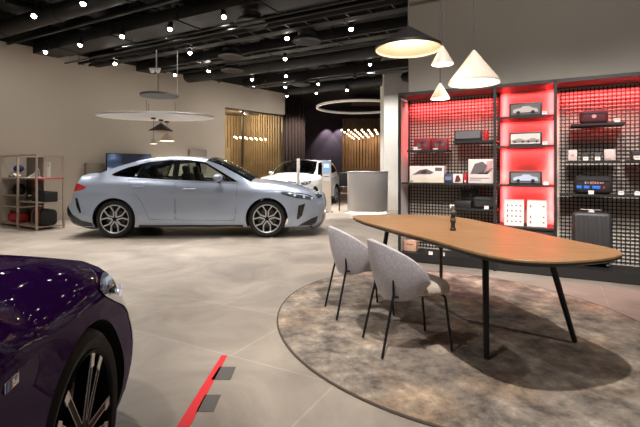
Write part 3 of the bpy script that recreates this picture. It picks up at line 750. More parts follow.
t = prod('drink_can', 'slim red can standing beside the long dark window box', 'can', 1.03, 1.085, .2, 1.552)
mb = MB(); mb.lathe([(.001, 0), (.024, 0), (.027, .008), (.027, .115), (.022, .125), (.001, .125)], seg=20); mb.build('can_body', M_red, t)
mb = MB(); mb.lathe([(.0222, .125), (.0222, .129), (.001, .129)], seg=20); mb.build('can_lid', M_chrome, t)
# long shelf
pbox('printed_carton', 'wide pale carton printed with a dark vehicle, left end of long shelf', 'box', .12, .565, .12, .16, 1.03, .215, M_lite, None,
     [([(.08, .45), (.3, .75), (.5, .82), (.72, .62), (.62, .5), (.3, .5)], 0, 0, 0, M_pr, 'printed_picture'), ([(.3, .55), (.42, .75), (.52, .7), (.48, .55)], 0, 0, 0, M_mag, 'printed_picture'),
      (.75, .95, .7, .9, M_pr, 'logo_print'), ([(.0, .0), (1, .0), (1, .35), (.6, .22), (.3, .3), (0, .15)], 0, 0, 0, M_cream, 'ground_print'), (.02, .1, .03, .1, M_pr, 'logo_print')])
pbox('printed_carton', 'small navy carton with a car picture between the pale cartons', 'box', .575, .675, .1, .12, 1.03, .115, M_navy, None, [(.1, .9, .3, .7, mat('slate print', (.16, .18, .26), .5), 'printed_picture')])
pbox('printed_carton', 'small pale carton with dark figure print beside the navy carton', 'box', .68, .80, .1, .12, 1.03, .115, M_lite, None, [([(.2, .1), (.35, .8), (.6, .85), (.8, .3), (.6, .1)], 0, 0, 0, M_mag, 'printed_picture')])
pbox('printed_carton', 'narrow red carton squeezed beside the large pale carton', 'box', .812, .845, .1, .12, 1.03, .115, M_red, None, [(.2, .8, .1, .3, M_lite, 'caption_strip')])
pbox('printed_carton', 'large square pale carton printed with a dark cockpit, right end of long shelf', 'box', .865, 1.165, .1, .18, 1.03, .295, mat('pink white carton', (.72, .60, .58), .6), None,
     [([(.08, .38), (.25, .8), (.55, .9), (.75, .72), (.6, .4)], 0, 0, 0, M_pr, 'printed_picture'), ([(.6, .42), (.72, .9), (.92, .92), (.9, .5)], 0, 0, 0, M_pk, 'printed_picture'), ([(.35, .38), (.7, .62), (.95, .62), (.75, .38)], 0, 0, 0, M_dark, 'printed_picture'),
      (.06, .8, .20, .225, M_pr, 'caption_strip'), (.06, .5, .12, .14, M_pr, 'caption_strip')])
# small lower shelf
def pouch(name, lab, a0, a1, d0, z, w, h, dep, m, extra=None):
    t = prod(name, lab, 'bag', a0, a1, d0, z)
    mb = MB(); mb.box((0, dep / 2, h / 2), (w, dep, h), min(w, h, dep) * .28, seg=4); mb.build('bag_body', m, t)
    mb = MB(); mb.tube(crv([(-w * .3, dep * .5, h * .93), (-w * .22, dep * .42, h * 1.12), (w * .22, dep * .42, h * 1.12), (w * .3, dep * .5, h * .93)], 5), .006, 8); mb.build('handle', M_dark, t)
    mb = MB(); mb.box((0, -.001, h * .72), (w * .8, .004, .008)); mb.build('zip', M_darkmetal, t)
    return t
M_cloth = mat('black cloth', (.018, .017, .018), .8, bump=.3, bscale=120)
pbox('gift_box', 'flat black box lying on the low small shelf behind a price tag', 'box', .70, .89, .14, .14, .715, .09, M_blkb, None, [(.2, .5, .4, .5, M_darkmetal, 'logo_print')])
pbox('gift_box', 'upright black box with white emblem standing at the back of low shelf', 'box', .74, .95, .29, .08, .715, .225, M_blkb, None, [(.55, .62, .65, .75, M_lite, 'logo_print')])
pouch('wash_bag', 'black rounded wash bag with red edge on the low small shelf', .915, 1.165, .14, .715, .25, .15, .14, M_cloth)
# tags
def tagcard(lab, a, d, z, w=.05, h=.04):
    t = thing('price_tag', lab, 'price tag', S(a, d, z), AU, 'white price tags')
    mb = MB(); mb.box((0, 0, h / 2), (w, .004, h), 0, Matrix.Rotation(R(-8), 3, 'X')); mb.build('card', M_paper, t, smooth=False)
    mb = MB(); mb.box((0, -.003, h * .62), (w * .6, .002, h * .10), 0, Matrix.Rotation(R(-8), 3, 'X')); mb.build('printed_line', M_pr, t, smooth=False)
for a, d, z, lab in [(.67, .105, .716, 'white price tag at the left end of the low small shelf'), (1.075, .105, .716, 'white price tag in front of the black wash bag'),
                     (.2, .11, 1.456, 'white price tag before the left red toy box'), (1.70, .02, 1.816, 'white price tag on the top red shelf'),
                     (1.705, .02, 1.476, 'white price tag on the second red shelf'), (1.715, .02, 1.021, 'white price tag on the third red shelf'),
                     (2.385, .09, 1.701, 'white price tag beside the dark red bag'), (2.1, .102, 1.296, 'white price tag among the small cartons'), (2.21, .102, 1.296, 'white price tag right of centre among the small cartons'),
                     (2.56, .102, 1.298, 'white price tag before the small dark carton at the right edge'), (2.15, .102, .926, 'white price tag under the black and blue bag'),
                     (2.42, .102, .926, 'white price tag right of the black and blue bag'), (2.56, .102, .926, 'white price tag on the right grid shelf at frame edge'),
                     (.42, .03, .116, 'white price tag on the base under the table, left'), (.57, .03, .116, 'white price tag on the base under the table, right')]:
    tagcard(lab, a, d, z)
# model car boxes of the middle bay
def model_box(lab, z, h, body, twin=False):
    t = pbox('model_car_box', lab, 'box', 1.325, 1.675, .12, .14, z, h, M_blkb, GB, [(.06, .94, .14, .88, M_win if not twin else M_lite, 'window')], .003)
    w = .35
    for cx, sc in (((0, 1),) if not twin else ((-.07, .55), (.075, .55))):
        mb = MB(); L = [(-.13, .0), (-.13, .03), (-.10, .045), (-.05, .052), (-.02, .072), (.04, .072), (.08, .048), (.125, .04), (.135, .0)]
        mb.prism([(cx + x * sc, h * .3 + y * sc * 1.0) for x, y in L], .0035, .012, Matrix.Rotation(PI / 2, 3, 'X')); mb.build('toy_car', body, t, smooth=False)
        for dx in (-.075, .08):
            mb = MB(); mb.cyl((cx + dx * sc, -.013, h * .3), (cx + dx * sc, -.004, h * .3), .02 * sc, seg=14); mb.build('toy_wheel', M_dark, t)
    return t
model_box('framed box with a silver model car on the top red shelf', 1.815, .165, mat('toy silver', (.6, .52, .5), .3))
model_box('framed box with two pale model cars on the second red shelf', 1.475, .16, mat('toy grey', (.30, .27, .27), .4), True)
model_box('framed box with a pale blue racing car on the third red shelf', 1.02, .155, mat('toy blue', (.45, .5, .62), .3))
def leaflet(lab, a0, a1, h, rows, mid):
    t = prod('product_leaflet', lab, 'leaflet', a0, a1, .09, .535, 'leaflets on the red shelf'); w = a1 - a0
    tilt = Matrix.Rotation(R(-10), 3, 'X')
    mb = MB(); mb.box((0, h * .09, h / 2), (w, .006, h), 0, tilt); mb.build('sheet', mat('leaflet paper', (.78, .66, .63), .6), t, smooth=False)
    for r in range(4):
        for c in range(rows):
            if mid and r == 2: continue
            mb = MB(); z = h * (.16 + .2 * r); x = w * (-.33 + .66 * c / max(1, rows - 1)); 
            mb.box(tilt @ Vector((x, -.004, z - h / 2)) + Vector((0, h * .09, h / 2)), (w * (.10 if c else .07), .002, h * .05 if c else h * .09), 0, tilt); mb.build('printed_icon', M_pr if (r + c) % 3 else M_red, t, smooth=False)
    if mid:
        mb = MB(); mb.box(tilt @ Vector((w * .05, -.004, h * .06)) + Vector((0, h * .09, h / 2)), (w * .6, .002, h * .08), 0, tilt); mb.build('printed_picture', M_white, t, smooth=False)
leaflet('white leaflet full of small icons, left one on the red shelf', 1.275, 1.485, .31, 4, False)
leaflet('white leaflet with a pale picture band, right one on the red shelf', 1.52, 1.725, .31, 2, True)
# right bay
t = pouch('duffel_bag', 'dark red duffel bag with round badge on the top grid shelf', 2.05, 2.31, .14, 1.70, .27, .155, .15, mat('dark red cloth', (.09, .012, .02), .7, bump=.2, bscale=100))
mb = MB(); mb.cyl((.0, -.004, .08), (.0, .002, .08), .022, seg=18); mb.build('badge', M_pk, t)
GS = 'small cartons on the right wire grid'
pbox('small_carton', 'white small carton at the left end of the grid shelf', 'box', 1.935, 2.02, .14, .08, 1.295, .12, mat('white pink carton', (.75, .6, .58), .6), GS, [(.3, .7, .4, .6, M_pk, 'logo_print')])
pbox('small_carton', 'dark low carton second on the grid shelf', 'box', 2.065, 2.135, .14, .08, 1.295, .085, M_blkb, GS, [(.1, .5, .3, .7, M_mag, 'logo_print')])
pbox('small_carton', 'dark low carton third on the grid shelf', 'box', 2.18, 2.25, .14, .08, 1.295, .085, M_blkb, GS, [(.1, .9, .6, .9, M_pr, 'logo_print')])
pbox('small_carton', 'white taller carton at the right end of the grid shelf', 'box', 2.275, 2.375, .14, .08, 1.295, .12, mat('white pink carton', (.75, .6, .58), .6), GS, [(.1, .6, .1, .15, M_pr, 'logo_print')])
pbox('small_carton', 'dark carton on the grid shelf at the right frame edge', 'box', 2.52, 2.61, .14, .08, 1.297, .09, M_blkb, GS, [(.1, .9, .1, .5, M_pk, 'logo_print')])
t = pouch('sports_bag', 'black sports bag with blue panels on the lower grid shelf', 1.99, 2.35, .13, .925, .36, .20, .18, M_cloth)
for x, w_ in ((-.13, .05), (-.06, .055), (.03, .075)):
    mb = MB(); mb.box((x, -.002, .075), (w_, .006, .032), .003); mb.build('blue_panel', mat('blue vinyl', (.03, .17, .8), .4), t)
for k, (x, h_) in enumerate([(-.07, .03), (-.045, .02), (-.02, .025), (.0, .03), (.022, .022), (.045, .025), (.07, .02), (.09, .018)]):
    mb = MB(); mb.box((x, -.002, .125), (.016, .006, h_)); mb.build('printed_letter', mat('orange print', (.5, .12, .08), .5) if k % 2 else mat('grey print2', (.3, .28, .3), .5), t, smooth=False)
mb = MB(); mb.box((.10, -.002, .075), (.02, .006, .025)); mb.build('red_mark', M_red, t)
# suitcase
t = thing('suitcase', 'dark grey ribbed cabin suitcase standing on the shelving base', 'suitcase', S(2.16, .2, .116), AU)
M_case = mat('graphite shell', (.045, .043, .045), .45)
mb = MB(); mb.box((0, .06, .325), (.37, .2, .56), .04, seg=4)
for k in range(8): mb.box((-.15 + k * .043, -.04, .32), (.022, .02, .50), .008)
mb.build('shell', M_case, t)
for x in (-.15, .15):
    for y in (.0, .12):
        mb = MB(); mb.cyl((x - .012, y, .024), (x + .012, y, .024), .0235, seg=16); mb.box((x, y, .042), (.035, .035, .02)); mb.build('wheel', M_dark, t)
mb = MB(); mb.tube([(-.10, .1, .60), (-.10, .1, .625), (.10, .1, .625), (.10, .1, .60)], .008, 8); mb.build('handle', mat('pale handle', (.5, .42, .42), .3, .6), t)
mb = MB(); mb.box((0, .0, .608), (.055, .004, .035)); mb.build('price_card', M_paper, t, smooth=False)
# peach box bag on the base
t = thing('gift_bag', 'small peach box bag with black handle at the shelving foot under the table', 'bag', S(.12, .12, .1155), AU)
mb = MB(); mb.box((0, .06, .075), (.17, .12, .15), .01, seg=3); mb.build('bag_body', mat('peach card', (.72, .42, .30), .6), t)
mb = MB(); mb.tube(crv([(-.05, .05, .15), (-.045, .05, .185), (.045, .05, .185), (.05, .05, .15)], 5), .007, 8); mb.build('handle', M_dark, t)
mb = MB(); mb.box((0, -.002, .095), (.09, .003, .008)); mb.build('printed_line', M_pr, t, smooth=False)
# dome camera on the column
t = thing('dome_camera', 'small white dome camera at the top of the pale column', 'camera', (2.1, 12.78, 4.45))
mb = MB(); mb.cyl((0, 0, 0), (0, 0, .05), .11, seg=24); mb.build('base', M_white, t)
mb = MB(); mb.lathe([(.001, -.09), (.05, -.075), (.085, -.03), (.09, 0)], seg=24); mb.build('dome', M_dark, t)

# ------------------------------------------------------------------ open bookcase on the left
BU = Vector((.833, -.553, 0)); BN = Vector((.553, .833, 0)); BO = Vector((-5.587, 8.4, 0)); AB = math.atan2(BU.y, BU.x)
M_bframe = mat('champagne metal', (.50, .40, .32), .4, .5); M_btaupe = mat('taupe panel', (.16, .13, .11), .7)
bc = thing('bookcase', 'champagne metal open bookcase by the beige wall at the left', 'bookcase', BO, AB)
def bq(nm, c, d, m): 
    mb = MB(); mb.box(c, d); return mb.build(nm, m, bc, smooth=False)
for x in (-1.7, -.85, -.0175):
    for y in (.0175, .522): bq('post', (x, y, .755), (.035, .035, 1.51), M_bframe)
for y in (.0175, .522): bq('top_rail', (-.85, y, 1.495), (1.7, .03, .03), M_bframe)
for x in (-1.7, -.85, -.0175): bq('end_rail', (x, .27, 1.495), (.03, .5, .03), M_bframe)
for x0, x1, zs in ((-1.68, -.87, (.06, .42, .66, 1.03)), (-.83, -.03, (.06, .55, 1.03))):
    for z in zs: bq('shelf', ((x0 + x1) / 2, .27, z), (x1 - x0, .48, .022), M_bframe)
    if x0 < -1: bq('back_panel', ((x0 + x1) / 2, .50, .77), (x1 - x0, .012, 1.42), M_btaupe)
mb = MB(); mb.box((.003, .27, 1.03), (.012, .5, .03)); mb.box((-.0175, -.004, .98), (.03, .008, .12)); mb.build('red_trim', mat('red trim', (.65, .08, .07), .5), bc)
def on_bc(x, y, z): return BO + BU * x + BN * y + Vector((0, 0, z))
def bthing(nm, lab, cat, x, y, z): return thing(nm, lab, cat, on_bc(x, y, z + .0115), AB)
t = bthing('toolbox', 'long black rigid case on the middle shelf of the bookcase', 'case', -.28, .14, .55)
mb = MB(); mb.box((.04, .12, .10), (.60, .24, .20), .015, seg=3); mb.build('case_body', M_cloth, t)
mb = MB(); mb.tube(crv([(-.1, .0, .12), (-.09, -.02, .15), (.09, -.02, .15), (.1, .0, .12)], 4), .008, 8); mb.build('handle', M_dark, t)
t = bthing('travel_bag', 'black travel bag with orange strap on the bookcase floor shelf', 'bag', -.27, .12, .06)
mb = MB(); mb.box((.02, .15, .165), (.52, .3, .33), .09, seg=5); mb.build('bag_body', M_cloth, t)
mb = MB(); mb.tube(crv([(-.19, -.006, .05), (-.17, -.006, .25), (-.1, .05, .37), (.06, .05, .37), (.12, -.006, .25), (.14, -.006, .05)], 6), .012, 8); mb.build('strap', mat('orange strap', (.28, .06, .02), .6), t)
t = bthing('shoe', 'white and grey trainer shoe on the upper bookcase shelf', 'shoe', -.60, .14, 1.03)
mb = MB(); rows = []
for x, hw, zt in ((-.17, .03, .05), (-.13, .045, .06), (-.04, .05, .075), (.04, .048, .11), (.10, .045, .17), (.16, .04, .19), (.19, .02, .17)):
    rows.append([(x, .08 + hw * math.cos(a), .02 + (zt - .02) * max(0, math.sin(a))) for a in [PI * k / 10 for k in range(11)]])
mb.grid(rows); mb.build('upper', mat('grey shoe', (.42, .40, .38), .7), t, solid=.004)
mb = MB(); mb.box((.01, .08, .011), (.37, .105, .022), .01, seg=3); mb.build('sole', M_white, t)
t = bthing('display_card', 'tall white card standing at the bookcase end on the upper shelf', 'card', -.28, .36, 1.03)
mb = MB(); mb.box((0, 0, .16), (.11, .012, .32)); mb.build('card', M_paper, t, smooth=False)
mb = MB(); mb.box((0, -.007, .25), (.05, .003, .02)); mb.build('printed_line', M_pr, t, smooth=False)
t = bthing('cap', 'dark blue cap lying on a stand high in the left bookcase bay', 'cap', -1.54, .2, 1.204)
mb = MB(); mb.sphere((0, .1, .02), (.22, .2, .16), 20); mb.build('crown', mat('blue cloth', (.02, .04, .14), .7), t)
mb = MB(); mb.box((.14, .08, -.0), (.16, .14, .012), .004); mb.build('peak', mat('blue cloth', (.02, .04, .14), .7), t)
mb = MB(); mb.cyl((0, .1, -.17), (0, .1, -.03), .012, seg=10); mb.cyl((0, .1, -.1705), (0, .1, -.16), .05, seg=20); mb.build('stand', M_dark, t)
t = bthing('toy_car', 'small white toy car on the upper shelf of the left bookcase bay', 'toy car', -1.42, .12, 1.03)
mb = MB(); mb.prism([(-.19, .02), (-.19, .05), (-.1, .06), (-.06, .085), (.05, .085), (.1, .06), (.19, .05), (.19, .02)], -.1, 0, Matrix.Rotation(PI / 2, 3, 'X')); mb.build('body', M_white, t, smooth=False)
for x in (-.12, .12):
    mb = MB(); mb.cyl((x, -.005, .022), (x, .105, .022), .0215, seg=14); mb.build('wheel', M_dark, t)
t = bthing('helmet', 'black helmet on the shelf in the left bookcase bay', 'helmet', -1.48, .18, .66)
mb = MB(); mb.lathe([(.10, 0), (.125, .03), (.13, .11), (.11, .18), (.06, .225), (.001, .235)], c=(0, .1, 0), seg=24); mb.build('shell', M_blackcone, t)
mb = MB(); mb.box((0, -.03, .10), (.18, .03, .07), .012, seg=3); mb.build('visor', M_darkmetal, t)
t = bthing('sports_bag', 'red sports bag on the floor shelf of the left bookcase bay', 'bag', -1.40, .1, .06)
mb = MB(); mb.box((0, .14, .1), (.5, .26, .2), .08, seg=5); mb.build('bag_body', mat('red cloth', (.42, .02, .025), .7), t)
mb = MB(); mb.tube(crv([(-.12, .06, .19), (-.1, .03, .25), (.1, .03, .25), (.12, .06, .19)], 5), .01, 8); mb.build('handle', M_dark, t)
t = bthing('small_figure', 'small black figurine on the middle bookcase shelf beside the case', 'figurine', -.70, .12, .55)
mb = MB(); mb.lathe([(.001, 0), (.04, 0), (.045, .02), (.02, .05), (.028, .09), (.03, .12), (.015, .14), (.022, .165), (.001, .185)], seg=16); mb.build('figure', M_blackcone, t)
mb = MB(); mb.cyl((0, 0, -.0), (0, 0, .008), .05, seg=20); mb.build('foot_disc', M_darkmetal, t)

# television and wall boxes behind the sedan
Yt = 9.9
def wpix(px, py, d):
    """point on a plane d in front of the left wall"""
    r = (px - 320) / F; B = WO + WN * d
    s = (r * B.y - B.x) / (W.x - r * W.y); p = B + W * s; p.z = CH + (HOR - py) / F * p.y
    return p, s
(pa, sa), (pb, sb) = wpix(106, 153, .3), wpix(151, 153, .3)
t = thing('television', 'large flat television on a stand behind the silver sedan', 'television', WL((sa + sb) / 2, .3), AW)
wd = sb - sa; zt = pa.z
mb = MB(); mb.box((0, 0, zt - wd * .3), (wd, .05, wd * .6), .008); mb.build('bezel', M_dark, t)
def screen_mat():
    m = bpy.data.materials.new('screen picture'); m.use_nodes = True; nt = m.node_tree; b = nt.nodes['Principled BSDF']
    tc = nt.nodes.new('ShaderNodeTexCoord'); n = nt.nodes.new('ShaderNodeTexNoise'); n.inputs['Scale'].default_value = 1.1; n.inputs['Detail'].default_value = 1
    mp = nt.nodes.new('ShaderNodeMapping'); mp.inputs['Scale'].default_value = (1, 1, 2.5); mp.inputs['Location'].default_value = (.6, 0, .2)
    nt.links.new(tc.outputs['Object'], mp.inputs[0]); nt.links.new(mp.outputs[0], n.inputs['Vector'])
    r = nt.nodes.new('ShaderNodeValToRGB'); e = r.color_ramp.elements; e[0].position = .42; e[0].color = (.01, .013, .025, 1); e[1].position = .68; e[1].color = (.55, .62, .8, 1)
    x = r.color_ramp.elements.new(.54); x.color = (.05, .08, .16, 1)
    nt.links.new(n.outputs['Fac'], r.inputs['Fac']); nt.links.new(r.outputs['Color'], b.inputs['Emission Color']); b.inputs['Emission Strength'].default_value = .9
    b.inputs['Base Color'].default_value = (.01, .01, .012, 1); b.inputs['Roughness'].default_value = .15
    return m
M_screen = screen_mat()
mb = MB(); mb.box((0, -.027, zt - wd * .3), (wd - .04, .006, wd * .6 - .04)); mb.build('screen', M_screen, t, smooth=False)
mb = MB()
for x in (-wd * .3, wd * .3): mb.box((x, 0, (zt - wd * .55) / 2), (.06, .05, zt - wd * .55)); mb.box((x, 0, .015), (.08, .5, .03))
mb.build('stand', M_dark, t)
for x0, x1, y, lab in ((86, 105, 163, 'beige wall box left of the television'), (190, 207, 149.5, 'beige wall box behind the silver sedan roof')):
    (pa, sa), (pb, sb) = wpix(x0, y, .12), wpix(x1, y, .12)
    t = thing('wall_box', lab, 'box', WL((sa + sb) / 2, .065), AW, 'beige boxes on the wall')
    mb = MB(); mb.box((0, 0, pa.z - .3), (sb - sa, .125, .6), .006); mb.build('cabinet', mat('beige box', (.30, .25, .20), .6), t)
    mb = MB(); mb.box((0, -.066, pa.z - .3), (sb - sa - .05, .01, .55), .003); mb.build('door', mat('beige box door', (.27, .225, .18), .5), t)

# ------------------------------------------------------------------ reception desk, stool, info stands
t = thing('reception_desk', 'curved brushed metal reception counter before the brown slats', 'desk', (1.33, 11.95, 0))
def deskp(s, n=40):
    pts = []
    for k in range(n):
        a = 2 * PI * k / n; ex = 3.0
        pts.append((.56 * s * math.copysign(abs(math.cos(a)) ** (2 / ex), math.cos(a)), .34 * s * math.copysign(abs(math.sin(a)) ** (2 / ex), math.sin(a))))
    return pts
def deskrows(rows):
    mb = MB(); V = mb.grid([[(x, y, z) for x, y in deskp(s)] for s, z in rows], True); mb.bm.faces.new(V[0]); mb.bm.faces.new(V[-1]); return mb
deskrows([(.97, .05), (.985, .06), (1.0, .08), (1.0, 1.12)]).build('counter_body', mat('brushed steel', (.62, .60, .60), .42, .7), t, ang=50)
deskrows([(1.0, 1.121), (1.02, 1.13), (1.02, 1.165), (1.0, 1.175)]).build('counter_top', mat('steel top', (.5, .48, .47), .35, .7), t, ang=40)
deskrows([(.9, .012), (.9, .049)]).build('light_strip', mat('base strip', (1, .9, .8), .5, emit=(1, .86, .68), es=9), t)
deskrows([(1.1, .0), (1.1, .012)]).build('base_plate', mat('white base', (.75, .72, .68), .4), t)
t = thing('bar_stool', 'black stool with thin legs left of the reception counter', 'stool', (.735, 12.62, 0))
mb = MB(); mb.box((0, 0, .70), (.30, .34, .05), .02, seg=3); mb.build('seat', M_dark, t)
mb = MB(); mb.box((.0, .16, .93), (.30, .03, .40), .014, seg=3); mb.build('backrest', M_dark, t)
for x in (-.14, .14):
    for y in (-.15, .15):
        mb = MB(); mb.cyl((x * 1.2, y * 1.15, 0), (x, y, .68), .010, seg=10); mb.build('leg', M_black, t)
mb = MB(); mb.tube([(-.158, -.165, .25), (.158, -.165, .25), (.158, .165, .25), (-.158, .165, .25), (-.158, -.165, .25)], .008, 8); mb.build('footrest', M_black, t)
# totem with screen
t = thing('info_stand', 'pale timber info stand with a blue screen beside the white car', 'info stand', (.19, 12.2, 0), R(-10))
mb = MB(); mb.box((0, 0, .745), (.255, .09, 1.49), .01); mb.build('panel', mat('pale timber stand', (.62, .54, .46), .5, var=.05), t)
def tile(nm, x, z, w, h, m):
    mb = MB(); mb.box((x, -.047 - (.004 if nm in ('screen_picture', 'printed_line') else 0), z), (w, .008, h)); return mb.build(nm, m, t, smooth=False)
tile('screen', .0, 1.29, .20, .33, mat('blue screen', (.1, .2, .3), .2, emit=(.25, .45, .75), es=.8)); tile('screen_caption', .0, 1.0, .20, .2, M_white)
tile('screen_picture', .0, 1.33, .15, .1, mat('screen car', (.6, .6, .6), .3, emit=(.8, .85, .9), es=.8)); tile('printed_line', .0, 1.02, .15, .02, M_pr)
mb = MB(); mb.box((0, 0, .01), (.36, .3, .02), .004); mb.build('foot_plate', M_chrome, t)
t = thing('sign_post', 'narrow white upright sign before the white car bonnet', 'sign', ((298.3 - 320) / F * 11.9, 11.9, 0))
mb = MB(); mb.box((0, 0, .77), (.085, .04, 1.52), .006); mb.build('panel', M_white, t)
mb = MB(); mb.box((0, 0, .008), (.22, .22, .016), .004); mb.build('foot_plate', M_chrome, t)

# ------------------------------------------------------------------ cars
def inside(pt, poly):
    x, y = pt; c = False; n = len(poly)
    for i in range(n):
        x1, y1 = poly[i]; x2, y2 = poly[i - 1]
        if (y1 > y) != (y2 > y) and x < (x2 - x1) * (y - y1) / (y2 - y1) + x1: c = not c
    return c
def dens(poly, d):
    out = []
    for i in range(len(poly)):
        a, b = Vector(poly[i]), Vector(poly[(i + 1) % len(poly)])
        n = max(1, math.ceil((b - a).length / d))
        out += [tuple(a + (b - a) * k / n) for k in range(n)]
    return out
def segdist(p, polys):
    m = 9
    for q in polys:
        A = np.array(q); m = min(m, np.min(np.hypot(A[:, 0] - p[0], A[:, 1] - p[1])))
    return m
def fill(poly, holes=(), d=.05):
    """triangulate a polygon with holes on a regular grid"""
    polys = [dens(poly, d)] + [dens(h, d) for h in holes]
    vs, es = [], []
    for q in polys:
        b = len(vs); vs += [Vector(p) for p in q]; es += [(b + k, b + (k + 1) % len(q)) for k in range(len(q))]
    xs = [p[0] for p in poly]; zs = [p[1] for p in poly]
    x = min(xs) + d / 2
    while x < max(xs):
        z = min(zs) + d / 2
        while z < max(zs):
            if inside((x, z), poly) and not any(inside((x, z), h) for h in holes) and segdist((x, z), polys) > d * .5: vs.append(Vector((x, z)))
            z += d
        x += d
    r = delaunay_2d_cdt(vs, es, [], 0, 1e-5)
    V = r[0]; T = []
    for f in r[2]:
        c = (sum(V[i].x for i in f) / 3, sum(V[i].y for i in f) / 3)
        if inside(c, polys[0]) and not any(inside(c, h) for h in polys[1:]): T.append(f)
    return [(v.x, v.y) for v in V], T
def inset(poly, d):
    n = len(poly); ar = sum(poly[i - 1][0] * poly[i][1] - poly[i][0] * poly[i - 1][1] for i in range(n)); sg = 1 if ar > 0 else -1
    out = []
    for i in range(n):
        a, b, c = Vector(poly[i - 1]), Vector(poly[i]), Vector(poly[(i + 1) % n])
        e = (b - a).normalized(); f = (c - b).normalized(); n1 = Vector((-e.y, e.x)) * sg; n2 = Vector((-f.y, f.x)) * sg
        m = (n1 + n2); m = m / max(.3, m.length_squared / 2) if m.length > .01 else n1
        out.append(tuple(b + m * d))
    return out
def sm2(pts, n=4, closed=True): return [(v.x, v.y) for v in crv([Vector((x, y, 0)) for x, y in pts], n, closed)]
def sstep(a, b, x):
    t = max(0, min(1, (x - a) / (b - a))); return t * t * (3 - 2 * t)

M_glasscar = glass_mat('tinted car glass', (.74, .80, .78), .3)
M_glassw = glass_mat('windshield glass', (.80, .86, .84), .2, .3)
M_glassdark = glass_mat('dark car glass', (.16, .18, .18), .4)
M_ltglass = mat('headlight lens', (.09, .12, .17), .06, .4, 1)
M_ltbright = mat('headlight insert', (.85, .88, .92), .12, .7, emit=(.8, .88, 1), es=.25)
M_tail = mat('tail light red', (.55, .012, .015), .12, 0, 1)
M_gblack = mat('gloss black', (.008, .008, .009), .15, 0, .5)
M_under = mat('underbody black', (.008, .008, .008), .85)
M_seat = mat('dark seat leather', (.03, .027, .028), .6)
M_seatr = mat('brown seat leather', (.07, .062, .058), .55)

SEDAN = dict(wb=2.67, w=.905, arch=.372, R=.335, rim=.252, tw=.225, bot=.19, fx=.90, rx=-3.55,
  segs=[('nose', [(.80, .19), (.89, .25), (.925, .36), (.935, .50), (.925, .62), (.885, .71)], .15),
        ('hood', [(.885, .71), (.81, .765), (.62, .835), (.32, .905), (0, .95), (-.30, .985)], .055),
        ('windshield', [(-.30, .985), (-.62, 1.165), (-.88, 1.295), (-1.10, 1.375)], .09),
        ('roof', [(-1.10, 1.375), (-1.35, 1.415), (-1.70, 1.43), (-2.05, 1.41), (-2.35, 1.355)], .045),
        ('rear_window', [(-2.35, 1.355), (-2.68, 1.25), (-2.98, 1.125)], .06),
        ('deck', [(-2.98, 1.125), (-3.18, 1.088), (-3.36, 1.078)], .03),
        ('tail', [(-3.36, 1.078), (-3.365, 1.045), (-3.405, .93), (-3.46, .76), (-3.525, .60), (-3.55, .50), (-3.53, .41), (-3.42, .26), (-3.25, .20)], .12)],
  belt=lambda x: .955 + .10 * sstep(-.3, -2.6, x) if False else (.945 + .11 * sstep(0, 1, (-.3 - x) / 2.3)),
  dlo=[(-.52, .99), (-.78, 1.145), (-1.12, 1.335), (-1.42, 1.373), (-1.75, 1.378), (-2.15, 1.335), (-2.48, 1.245), (-2.70, 1.15), (-2.74, 1.11), (-2.66, 1.085), (-2.3, 1.06), (-1.7, 1.025), (-1.1, 1.0)],
  panes=[[(-.62, 1.005), (-1.13, 1.305), (-1.42, 1.352), (-1.575, 1.358), (-1.575, 1.04), (-1.1, 1.02)],
         [(-1.68, 1.048), (-1.68, 1.358), (-1.80, 1.354), (-2.14, 1.315), (-2.18, 1.305), (-2.305, 1.083)],
         [(-2.225, 1.295), (-2.48, 1.222), (-2.66, 1.142), (-2.69, 1.115), (-2.60, 1.10), (-2.345, 1.085)]],
  doors=[('front_door', [(-.53, .955), (-.535, .6), (-.57, .30), (-1.60, .315), (-1.605, .995), (-1.1, .975)], (-1.36, .86)),
         ('rear_door', [(-1.62, .996), (-1.62, .315), (-2.07, .325), (-2.13, .50), (-2.24, .70), (-2.36, .84), (-2.44, 1.035), (-2.1, 1.022)], (-2.24, .905))],
  head=[(.24, .80), (.45, .803), (.66, .772), (.80, .725), (.83, .67), (.74, .665), (.52, .70), (.34, .745)],
  headz=(.655, .735), headt=(.66, 1.0),
  tail=[(-3.415, .955), (-3.33, .96), (-3.20, .915), (-3.16, .89), (-3.24, .85), (-3.36, .828), (-3.425, .83)], tailz=(.83, .955), tailt=(.35, 1.0),
  intake=[(.56, .565), (.68, .60), (.62, .38), (.55, .315), (.525, .33)], vent=[(-3.37, .71), (-3.325, .70), (-3.25, .45), (-3.285, .44), (-3.345, .56)],
  kidney=((.50, .68), (.06, .42)), lower=((.22, .40), (-.72, .72)), rearlow=((.20, .36), (-1, 1)),
  skirt=[(-2.25, .192), (-2.25, .225), (-.42, .225), (-.42, .192)], sidelow=[(.80, .195), (.88, .25), (.912, .36), (.80, .33), (.62, .24), (.55, .20)],
  rsidelow=[(-3.04, .205), (-3.05, .27), (-3.25, .31), (-3.42, .41), (-3.53, .57), (-3.545, .50), (-3.522, .412), (-3.415, .267), (-3.25, .207)])
